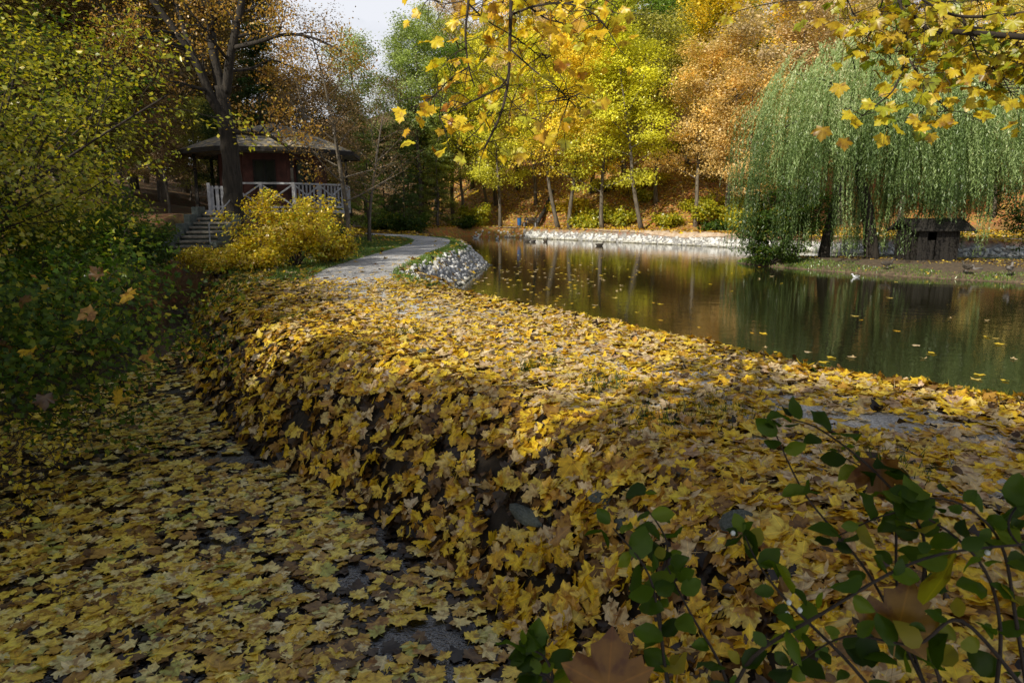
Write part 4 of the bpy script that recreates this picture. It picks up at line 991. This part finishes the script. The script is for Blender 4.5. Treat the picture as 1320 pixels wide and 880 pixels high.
for i, (px, py, mt, lab) in enumerate(((614, 307, 'duck_white', 'pale duck swimming nearest the left end of the far shore'), (641, 309, 'duck_white', 'white duck swimming below the slim leaning tree'), (679, 311.5, 'duck_dark', 'dark duck swimming just below the bench, left of a pair'), (687, 312, 'duck_grey', 'grey duck swimming just below the bench, right of a pair'), (703, 311.5, 'duck_dark', 'dark duck close in front of the first white stones'), (773, 317, 'duck_dark', 'lone dark duck swimming furthest right by the white stones'))):
    duck(px, py, 0.0, M[mt], lab, i*1.3, 1.25)
for i, (px, py, mt, lab, sx) in enumerate(((1143, 345.5, 'duck_dark', 'dark duck resting on the island below the willow trunk', 0), (1246, 350, 'duck_dark', 'small dark duck on the island grass below the hut corner', 1), (1259, 354, 'duck_grey', 'brown duck at the island water edge right of the hut', 2), (1301, 352, 'duck_grey', 'grey duck at the right end of the island shore', .4))):
    p = onz(px, py, .2); duck(px, py, float(Zi(p[0], p[1])[0])+.02, M[mt], lab, sx*1.7, 1.0, True)
duck(1103, 357.5, 0.0, M['duck_white'], 'white duck swimming at the island edge below the willow', 3.1, .55)

# ------------------------------------------------------------------ overhanging maples
def maple(base, label, limbs, leafset, mat, seed, crown_c, crown_r, hang, perleaf, lsize=.135, nclump=420):
    rs = RS(seed); bx, by = base; bz = zg1(bx, by); root = empty('maple_tree', (bx, by, bz), 0, label=label, cat='tree'); o = np.array([bx, by, bz])
    mb = MB(); top = np.array([0, 0, crown_c[2]-bz-2.0])
    mb.tube([(0, 0, -.3), (0, 0, .3), (.05, .03, 2), top*.7, top], [.42, .33, .28, .24, .18], 12); mb.build('trunk', M['bark'], root, True)
    br = MB(); anc = []
    def wl(pts): return np.array(smooth_line([tuple(at(px, py, Y)-o) for px, py, Y in pts], 5))
    first = True
    for pts, r0, r1, dens in limbs:
        P = wl(pts)
        if pts[0][1] < 2 and r0 > .008 and first is not None:     # connect main limbs back to the trunk
            a = top*.85; b = P[0]; m = (a+b)/2+np.array([0, 0, .6])
            Q = np.array(smooth_line([tuple(a), tuple(m), tuple(b)], 6)); br.tube(Q, np.linspace(.09, r0, len(Q)), 7)
        n = len(P); br.tube(P, np.linspace(r0, r1, n), 6)
        for i in range(1, n):
            k = rs.poisson(dens*(.58 if seed == 5 else .80))
            for _ in range(k):
                d = rs.normal(0, 1, 3)*np.array([1, .8, .7]); d /= np.linalg.norm(d); L = rs.uniform(.08, .28)
                q = P[i]+d*L*.5+rs.normal(0, .015, 3); e = P[i]+d*L-np.array([0, 0, .03])
                br.tube([P[i], q, e], [.0035, .0025, .0015], 3); anc.append(e)
    anc = np.array(anc); A = np.repeat(anc, perleaf, 0)+rs.normal(0, .045, (len(anc)*perleaf, 3)); n = len(A)
    nn = rs.normal(0, .55, (n, 3))+np.array([-.25, -.75, .35])
    yd = rs.normal(0, .5, (n, 3))+np.array([0, 0, -1.0])
    br.build('branch', M['twig'], root, True)
    Ls = [leaves(T_NEAR, A+yd*.03, nn, lsize*rs.uniform(.65, 1.2, n), rs, .25, yawdir=yd)]
    if leafset is not None:
        B = np.array([at(*q)-o for q in leafset]); k = len(B)
        Ls.append(leaves(T_NEAR, B, rs.normal(0, .3, (k, 3))+np.array([-.2, -.8, .5]), lsize*1.0, rs, .2, yawdir=rs.normal(0, .6, (k, 3))+np.array([0, 0, -.6]), rnd=rs.uniform(.3, .7, k)))
    leaf_obj('foliage', joinL(Ls), mat, root)
    # full crown above and behind the camera
    c = np.array(crown_c)-o; anc2 = []
    k = nclump; v = rs.normal(size=(k, 3)); v /= np.linalg.norm(v, axis=1, keepdims=True)
    pts = c+v*(rs.rand(k, 1)**.45)*np.array(crown_r)
    cb = MB()
    for q in pts[::8]: cb.tube([top*.9, (top+q)/2+np.array([0, 0, .4]), q], [.05, .03, .01], 4)
    cb.build('limb', M['bark'], root, True)
    L = clump_leaves(pts, 22, .38, .5, .20, rs, tmpl=T_MID)
    leaf_obj('crown', L, mat, root)
CEN = [([(660, -60, 4.6), (659, 0, 4.6), (657, 60, 4.55), (655, 105, 4.5), (645, 148, 4.4), (625, 190, 4.3)], .016, .006, .9),
 ([(607, -60, 4.5), (604, 0, 4.5), (600, 45, 4.5), (604, 85, 4.5), (612, 112, 4.5)], .011, .004, .9),
 ([(656, 62, 4.5), (690, 92, 4.3), (718, 112, 4.2), (732, 130, 4.2)], .006, .002, .7),
 ([(656, 100, 4.5), (640, 120, 4.7), (622, 160, 4.8), (590, 190, 4.8)], .006, .002, .8),
 ([(606, 86, 4.5), (580, 102, 4.5), (562, 122, 4.4), (548, 130, 4.4)], .006, .002, 2.4),
 ([(602, 62, 4.5), (585, 70, 4.7), (572, 85, 4.8)], .004, .002, 1.2),
 ([(655, 108, 4.5), (620, 125, 4.3), (590, 140, 4.2), (566, 150, 4.2)], .005, .002, 2.2),
 ([(658, 20, 4.6), (690, 8, 4.4), (730, 5, 4.3), (765, 18, 4.2), (785, 40, 4.2)], .008, .003, 3.0),
 ([(659, -10, 4.6), (700, 22, 4.5), (730, 32, 4.5), (760, 52, 4.5)], .008, .003, 3.0),
 ([(658, 45, 4.6), (680, 60, 4.8), (700, 75, 4.9), (716, 68, 4.9)], .005, .002, 2.2),
 ([(604, 5, 4.5), (625, 25, 4.6), (650, 40, 4.7), (672, 52, 4.7)], .006, .002, 1.6),
 ([(660, -20, 4.6), (640, 20, 4.9), (628, 60, 5.0), (640, 100, 5.0)], .005, .002, 1.8),
 ([(660, -20, 4.6), (620, -5, 4.8), (575, 5, 4.9), (555, -5, 5), (590, 25, 5)], .005, .002, 1.2),
 ([(650, 120, 4.5), (668, 140, 4.5), (680, 152, 4.5)], .004, .002, 2.2), ([(645, 145, 4.4), (610, 155, 4.5), (585, 160, 4.6)], .004, .002, 2.0),
 ([(625, 190, 4.3), (640, 205, 4.3), (648, 222, 4.3)], .003, .001, .0), ([(625, 190, 4.3), (612, 200, 4.3), (608, 212, 4.3)], .003, .001, .0),
 ([(718, 112, 4.2), (727, 122, 4.2), (735, 130, 4.2)], .003, .001, 3), ([(730, 5, 4.3), (762, -5, 4.3), (790, 6, 4.3), (800, 20, 4.3)], .004, .002, 2.4),
 ([(659, 15, 4.6), (690, -10, 4.9), (720, 0, 5.1), (745, 10, 5.1)], .004, .002, 3)]
maple((-6.0, -5.5), 'maple with bright yellow leaves whose branch hangs down at top centre', CEN, None, M['maple_yellow'], 5, (-6.9, -6.9, 9.4), (3.2, 3.0, 2.0), 0, 1, .074, 380)
RGT = [([(1360, 50, 4.6), (1320, 48, 4.6), (1242, 42, 4.6), (1201, 39, 4.6), (1184, 27, 4.6), (1160, -8, 4.6)], .022, .010, 1.6),
 ([(1360, 12, 4.4), (1320, 17, 4.4), (1255, 22, 4.4), (1218, 16, 4.4), (1180, -6, 4.4)], .012, .006, 2.4),
 ([(1157, -12, 4.6), (1166, 36, 4.6), (1168, 70, 4.6), (1153, 114, 4.5), (1130, 135, 4.4), (1112, 149, 4.4)], .010, .003, .9),
 ([(1168, 72, 4.6), (1185, 96, 4.5), (1200, 118, 4.5), (1222, 143, 4.5)], .007, .003, 2.0),
 ([(1225, -12, 4.8), (1252, 46, 4.8), (1284, 73, 4.8), (1330, 70, 4.8)], .009, .004, 2.6),
 ([(1088, -12, 4.9), (1100, 18, 4.9), (1114, 44, 4.9)], .005, .002, 2.2),
 ([(1143, -12, 4.7), (1130, 22, 4.7), (1119, 48, 4.7), (1118, 68, 4.7)], .005, .002, 2.0),
 ([(1242, 42, 4.6), (1262, 36, 4.7), (1300, 45, 4.9), (1340, 52, 5)], .007, .003, 2.6),
 ([(1175, 20, 4.6), (1195, 5, 4.7), (1230, 2, 4.8), (1300, 0, 4.9)], .006, .003, 3.0),
 ([(1165, 30, 4.6), (1150, 45, 4.7), (1140, 70, 4.8)], .004, .002, 2.4),
 ([(1201, 39, 4.6), (1205, 60, 4.7), (1215, 80, 4.8)], .005, .002, 2.4),
 ([(1250, 45, 4.6), (1262, 80, 4.7), (1272, 110, 4.8)], .005, .002, 2.6), ([(1284, 73, 4.8), (1290, 95, 4.8), (1300, 115, 4.8)], .005, .002, 2.6), ([(1310, 50, 4.8), (1316, 85, 4.7), (1322, 112, 4.6)], .005, .002, 3),
 ([(1090, -10, 4.9), (1055, 0, 5), (1010, 2, 5.1), (960, 12, 5.1), (935, 22, 5.1)], .005, .002, .25)]
PTS = [(1141, 113, 4.4), (1119, 135, 4.35), (1094, 149, 4.35), (1102, 158, 4.35), (1136, 155, 4.35), (1146, 140, 4.4), (1158, 167, 4.3), (1178, 155, 4.4), (1202, 125, 4.4), (1222, 160, 4.4), (1225, 130, 4.45), (1262, 148, 4.5), (1250, 135, 4.5), (1262, 90, 4.5), (1200, 140, 4.4), (1170, 103, 4.5), (1206, 158, 4.45), (936, 26, 5.1), (1040, 8, 5.1), (948, 8, 5.1), (1188, 165, 4.4)]
maple((8.0, 1.5), 'maple whose olive yellow branches reach in from the top right', RGT, PTS, M['maple_olive'], 6, (9.5, 1.0, 8.2), (3.6, 4.0, 2.6), 0, 1, .084, 240)
# trees that stand behind the camera and shade the ditch
def shade_tree(kind, x, y, s, lab): plant(kind, x, y, OL, lab, s=s)
for i, (x_, y_, k_, s_) in enumerate(((-7.7, -8.4, 'broad2', .58), (-9.5, -6.0, 'broad', .60), (-10.7, -3.8, 'broad3', .64), (-11.7, -1.8, 'broad2', .58), (-12.7, .3, 'broad', .60), (-13.7, 2.5, 'broad3', .62), (-15.0, 4.6, 'broad2', .56), (-13.4, -7.6, 'broad', .70), (-16.0, -3.4, 'broad2', .72), (-17.8, .8, 'broad', .70))):
    plant(k_, x_, y_, OL, 'tree in the row on the left ditch bank outside the picture', s=s_, group='trees in the row on the left ditch bank')
shade_tree('tall2', -18.6, 18.0, .72, 'tall tree on the left slope level with the steps')
shade_tree('tall', -21.5, 20.5, .8, 'tall tree high on the left slope behind the steps')
shade_tree('tall', -20, 10, .75, 'tall tree on the left slope outside the picture')

# ------------------------------------------------------------------ snowberry in the right foreground
def snowberry(label, stems, seed, berries=()):
    rs = RS(seed); b0 = at(*stems[0][0]); root = empty('snowberry_bush', (b0[0], b0[1], b0[2]), 0, label=label, cat='shrub'); o = b0
    mb = MB(); Ls = []; pos = []; dr = []
    for st in stems:
        P = np.array(smooth_line([tuple(at(*q)-o) for q in st], 6)); n = len(P); mb.tube(P, np.linspace(.0045, .0015, n), 5)
        T = np.gradient(P, axis=0)
        for i in range(4, n, 2):
            for s_ in (-1, 1):
                if rs.rand() < .27: continue
                side = np.array([T[i][2], 0, -T[i][0]])*s_; side /= np.linalg.norm(side)+1e-9
                d = side+T[i]/np.linalg.norm(T[i])*.5+rs.normal(0, .35, 3)
                d /= np.linalg.norm(d); pos.append(P[i]+d*.026); dr.append(d)
        d = T[-1]/np.linalg.norm(T[-1]); pos.append(P[-1]+d*.03); dr.append(d)
    pos = np.array(pos); dr = np.array(dr); n = len(pos)
    mb.build('stem', M['twig'], root, True)
    leaf_obj('foliage', leaves(T_OV, pos, rs.normal(0, .45, (n, 3))+np.array([0, -.45, .75]), .055*rs.uniform(.5, 1.3, n), rs, .6, yawdir=dr, jit=.05), M['snow_leaf'], root)
    bm_ = berry_mesh(.0055)
    for q in berries:
        b = link_mesh('berry', bm_, None, root); b.location = tuple(at(*q)-o)
snowberry('snowberry bush with oval green leaves and white berries at lower right', [
 [(1230, 960, 1.25), (1180, 860, 1.3), (1120, 740, 1.35), (1040, 640, 1.45), (1000, 560, 1.5)],
 [(1240, 960, 1.2), (1190, 800, 1.25), (1190, 690, 1.3), (1130, 610, 1.4), (1060, 555, 1.5), (1020, 540, 1.5)],
 [(1270, 960, 1.2), (1290, 820, 1.2), (1260, 720, 1.25), (1170, 660, 1.3), (1080, 690, 1.35)],
 [(1330, 930, 1.2), (1310, 800, 1.2), (1290, 700, 1.25), (1240, 650, 1.25), (1180, 640, 1.3)],
 [(1400, 880, 1.2), (1340, 740, 1.2), (1300, 680, 1.25), (1320, 640, 1.3)],
 [(1180, 960, 1.3), (1100, 860, 1.3), (1020, 780, 1.3), (980, 730, 1.35), (960, 690, 1.4)],
 [(1330, 900, 1.15), (1240, 800, 1.2), (1180, 830, 1.2), (1090, 820, 1.25), (1020, 860, 1.3)],
 [(1220, 960, 1.25), (1160, 780, 1.35), (1150, 640, 1.45), (1090, 590, 1.5)]], 8,
 [(1017, 776, 1.29), (1031, 786, 1.28), (1015, 791, 1.28), (945, 687, 1.4), (1273, 712, 1.25)])
snowberry('slender snowberry shoots with few leaves at bottom centre', [
 [(870, 960, 1.25), (852, 820, 1.3), (836, 740, 1.3), (790, 680, 1.35)], [(880, 960, 1.3), (858, 860, 1.3), (850, 760, 1.35), (860, 700, 1.4), (830, 650, 1.4)],
 [(960, 960, 1.25), (930, 860, 1.3), (890, 790, 1.3), (860, 730, 1.35)]], 9)
snowberry('small two stemmed green sprig at the bottom edge left of the brown leaf', [[(716, 930, 1.2), (712, 870, 1.2), (700, 845, 1.2), (680, 835, 1.2)], [(718, 930, 1.2), (712, 880, 1.2), (690, 865, 1.2)]], 10)
snowberry('thin bare edged snowberry runner crossing the lower right corner', [[(920, 990, 1.2), (960, 860, 1.2), (1060, 790, 1.15), (1190, 720, 1.15), (1330, 700, 1.15), (1400, 690, 1.15)]], 12)
def single_leaf(px, py, Y, size, nrm, tipd, col, label, curl=.25, tmpl=T_NEAR, seed=1, z=None):
    rs = RS(seed); p = at(px, py, Y) if z is None else onz(px, py, z)
    L = leaves(tmpl, np.zeros((1, 3)), np.array([nrm], float), size, rs, curl, yawdir=np.array([tipd], float), rnd=np.array([.5]), jit=.03)
    m = leafmat('single_leaf', [(0, col), (1, col)], .35, veins=True, gloss=.03)
    o = leaf_obj('maple_leaf', L, m); o.location = tuple(p); tag(o, label, 'leaf')
single_leaf(1215, 745, 1.2, .14, (.5, -1, -.25), (.15, .1, 1), (.22, .21, .006), 'large spotted olive yellow leaf caught in the snowberry stems', .15, T_OV, 2)
single_leaf(1160, 800, 1.25, .15, (-.2, -1, .2), (.2, .1, 1), (.22, .12, .01), 'large dull ochre maple leaf hanging under the spotted olive leaf', .2, seed=3)
single_leaf(785, 868, 1.15, .14, (.1, -1, .35), (.1, .2, 1), (.22, .10, .01), 'large out of focus brown orange maple leaf at bottom edge', .2, seed=4)
single_leaf(1135, 610, 1.45, .10, (-.6, -1, .2), (.2, 0, -1), (.20, .10, .03), 'shrivelled brown leaf hanging among the snowberry tips', .8, seed=5)
def slope_leaf(px, py, z, size, col, label, seed, lift=.08):
    p = onz(px, py, z); zz = zg1(p[0], p[1])
    for _ in range(12):
        z = zz+lift; p = onz(px, py, z); zz = zg1(p[0], p[1])
    single_leaf(px, py, 0, size, (-.25, -.75, .7), (random.uniform(-1, 1), -.2, random.uniform(-.3, 1)), col, label, .25, seed=seed, z=z)
for a in ((762, 676, .4, .15, (.70, .60, .04), 'lemon yellow leaf lying below the flat slate slab', 11), (690, 720, .3, .16, (.66, .50, .04), 'yellow leaf pointing up on the shaded bank face', 12), (685, 775, .2, .16, (.72, .54, .03), 'yellow leaf low on the bank above the ditch water', 13), (880, 640, .7, .13, (.74, .62, .06), 'pale yellow leaf on the bank crest beside the slate', 14),
          (735, 600, .8, .15, (.70, .46, .03), 'orange yellow leaf standing on the bank crest above the dark block', 15), (1005, 685, .7, .15, (.78, .64, .12), 'cream yellow leaf on the bank left of the snowberry', 16), (225, 576, -.05, .17, (.62, .52, .05), 'bright leaf alone on dark ditch litter at left', 17), (490, 808, -.08, .17, (.60, .52, .18), 'pale leaf floating flat on the ditch below centre', 18)):
    slope_leaf(*a)
# dark bar laid on the far hillside in place of a trunk's cast shadow
def trunk_shadow():
    x0, y0 = fx(690, 66), 66; x1, y1 = fx(712, 72), 73
    root = MB(); root.tube([(x0, y0, zg1(x0, y0)+.25), ((x0+x1)/2, (y0+y1)/2, zg1((x0+x1)/2, (y0+y1)/2)+.3), (x1, y1, zg1(x1, y1)+.3)], [.22, .2, .13], 9)
    tag(root.build('shadow_bar', M['bark'], None, True), 'dark bar standing in for a tree trunk shadow on the orange slope behind the bench', 'trunk_shadow')
trunk_shadow()

# ------------------------------------------------------------------ light, world, camera
sd = Vector((-.56, -.64, .58)).normalized()
elev = math.asin(sd.z); az = math.atan2(sd.x, sd.y)
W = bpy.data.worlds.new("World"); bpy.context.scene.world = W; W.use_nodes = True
nt = W.node_tree; nt.nodes.clear()
out = nt.nodes.new('ShaderNodeOutputWorld'); bg = nt.nodes.new('ShaderNodeBackground'); sky = nt.nodes.new('ShaderNodeTexSky')
sky.sky_type = 'NISHITA'; sky.sun_disc = False; sky.sun_elevation = elev; sky.sun_rotation = az; sky.dust_density = 2.0
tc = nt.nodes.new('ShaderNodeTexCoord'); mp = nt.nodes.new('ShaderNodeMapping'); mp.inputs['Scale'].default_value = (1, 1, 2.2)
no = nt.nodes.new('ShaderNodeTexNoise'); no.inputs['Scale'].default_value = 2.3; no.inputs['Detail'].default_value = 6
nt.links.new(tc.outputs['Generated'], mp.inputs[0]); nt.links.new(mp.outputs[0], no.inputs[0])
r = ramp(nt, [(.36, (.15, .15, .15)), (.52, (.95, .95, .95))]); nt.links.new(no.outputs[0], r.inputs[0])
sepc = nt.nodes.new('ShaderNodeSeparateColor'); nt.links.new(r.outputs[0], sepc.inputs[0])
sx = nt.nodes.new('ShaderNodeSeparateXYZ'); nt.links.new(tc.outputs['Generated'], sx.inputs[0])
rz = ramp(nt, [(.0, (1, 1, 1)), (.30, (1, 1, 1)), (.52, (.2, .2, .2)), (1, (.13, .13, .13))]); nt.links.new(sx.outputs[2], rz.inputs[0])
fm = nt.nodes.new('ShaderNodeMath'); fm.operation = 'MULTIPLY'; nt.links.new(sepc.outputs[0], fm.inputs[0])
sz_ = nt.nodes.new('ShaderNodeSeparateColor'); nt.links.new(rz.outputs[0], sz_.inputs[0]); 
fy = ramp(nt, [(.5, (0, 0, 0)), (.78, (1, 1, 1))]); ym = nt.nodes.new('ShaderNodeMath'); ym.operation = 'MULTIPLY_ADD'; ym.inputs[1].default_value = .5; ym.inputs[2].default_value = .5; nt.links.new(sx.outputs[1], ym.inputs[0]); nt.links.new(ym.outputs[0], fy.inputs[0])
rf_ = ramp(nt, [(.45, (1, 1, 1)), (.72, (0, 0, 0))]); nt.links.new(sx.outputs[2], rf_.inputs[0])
front_ = mixc(nt, 'MULTIPLY', 1, fy.outputs[0], rf_.outputs[0]); both = mixc(nt, 'LIGHTEN', 1, rz.outputs[0], front_)  # bright sky added ahead, above the view, for foreground fill and ditch glints
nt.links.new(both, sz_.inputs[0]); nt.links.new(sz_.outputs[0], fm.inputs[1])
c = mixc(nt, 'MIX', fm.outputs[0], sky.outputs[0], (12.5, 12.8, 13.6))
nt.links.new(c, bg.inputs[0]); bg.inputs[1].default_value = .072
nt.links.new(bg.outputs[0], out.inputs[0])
sl = bpy.data.lights.new('sun', 'SUN'); sl.energy = 5.0; sl.angle = math.radians(.5); sl.color = (1, .94, .80)
so = bpy.data.objects.new('sun', sl); C.objects.link(so); so.rotation_euler = sd.to_track_quat('Z', 'Y').to_euler()

cam = bpy.data.cameras.new('camera'); co = bpy.data.objects.new('camera', cam); C.objects.link(co)
cam.sensor_width = 36; cam.lens = 24; cam.clip_start = .05; cam.clip_end = 2000
co.location = (0, 0, CAMZ); co.rotation_euler = (math.pi/2-PITCH, 0, 0)
cam.dof.use_dof = True; cam.dof.focus_distance = 8; cam.dof.aperture_fstop = 9
sc = bpy.context.scene; sc.camera = co
sc.view_settings.view_transform = 'Standard'; sc.view_settings.look = 'None'; sc.view_settings.exposure = 0
sc.cycles.max_bounces = 6; sc.cycles.diffuse_bounces = 3; sc.cycles.glossy_bounces = 3; sc.cycles.transmission_bounces = 3
sc.cycles.use_denoising = True
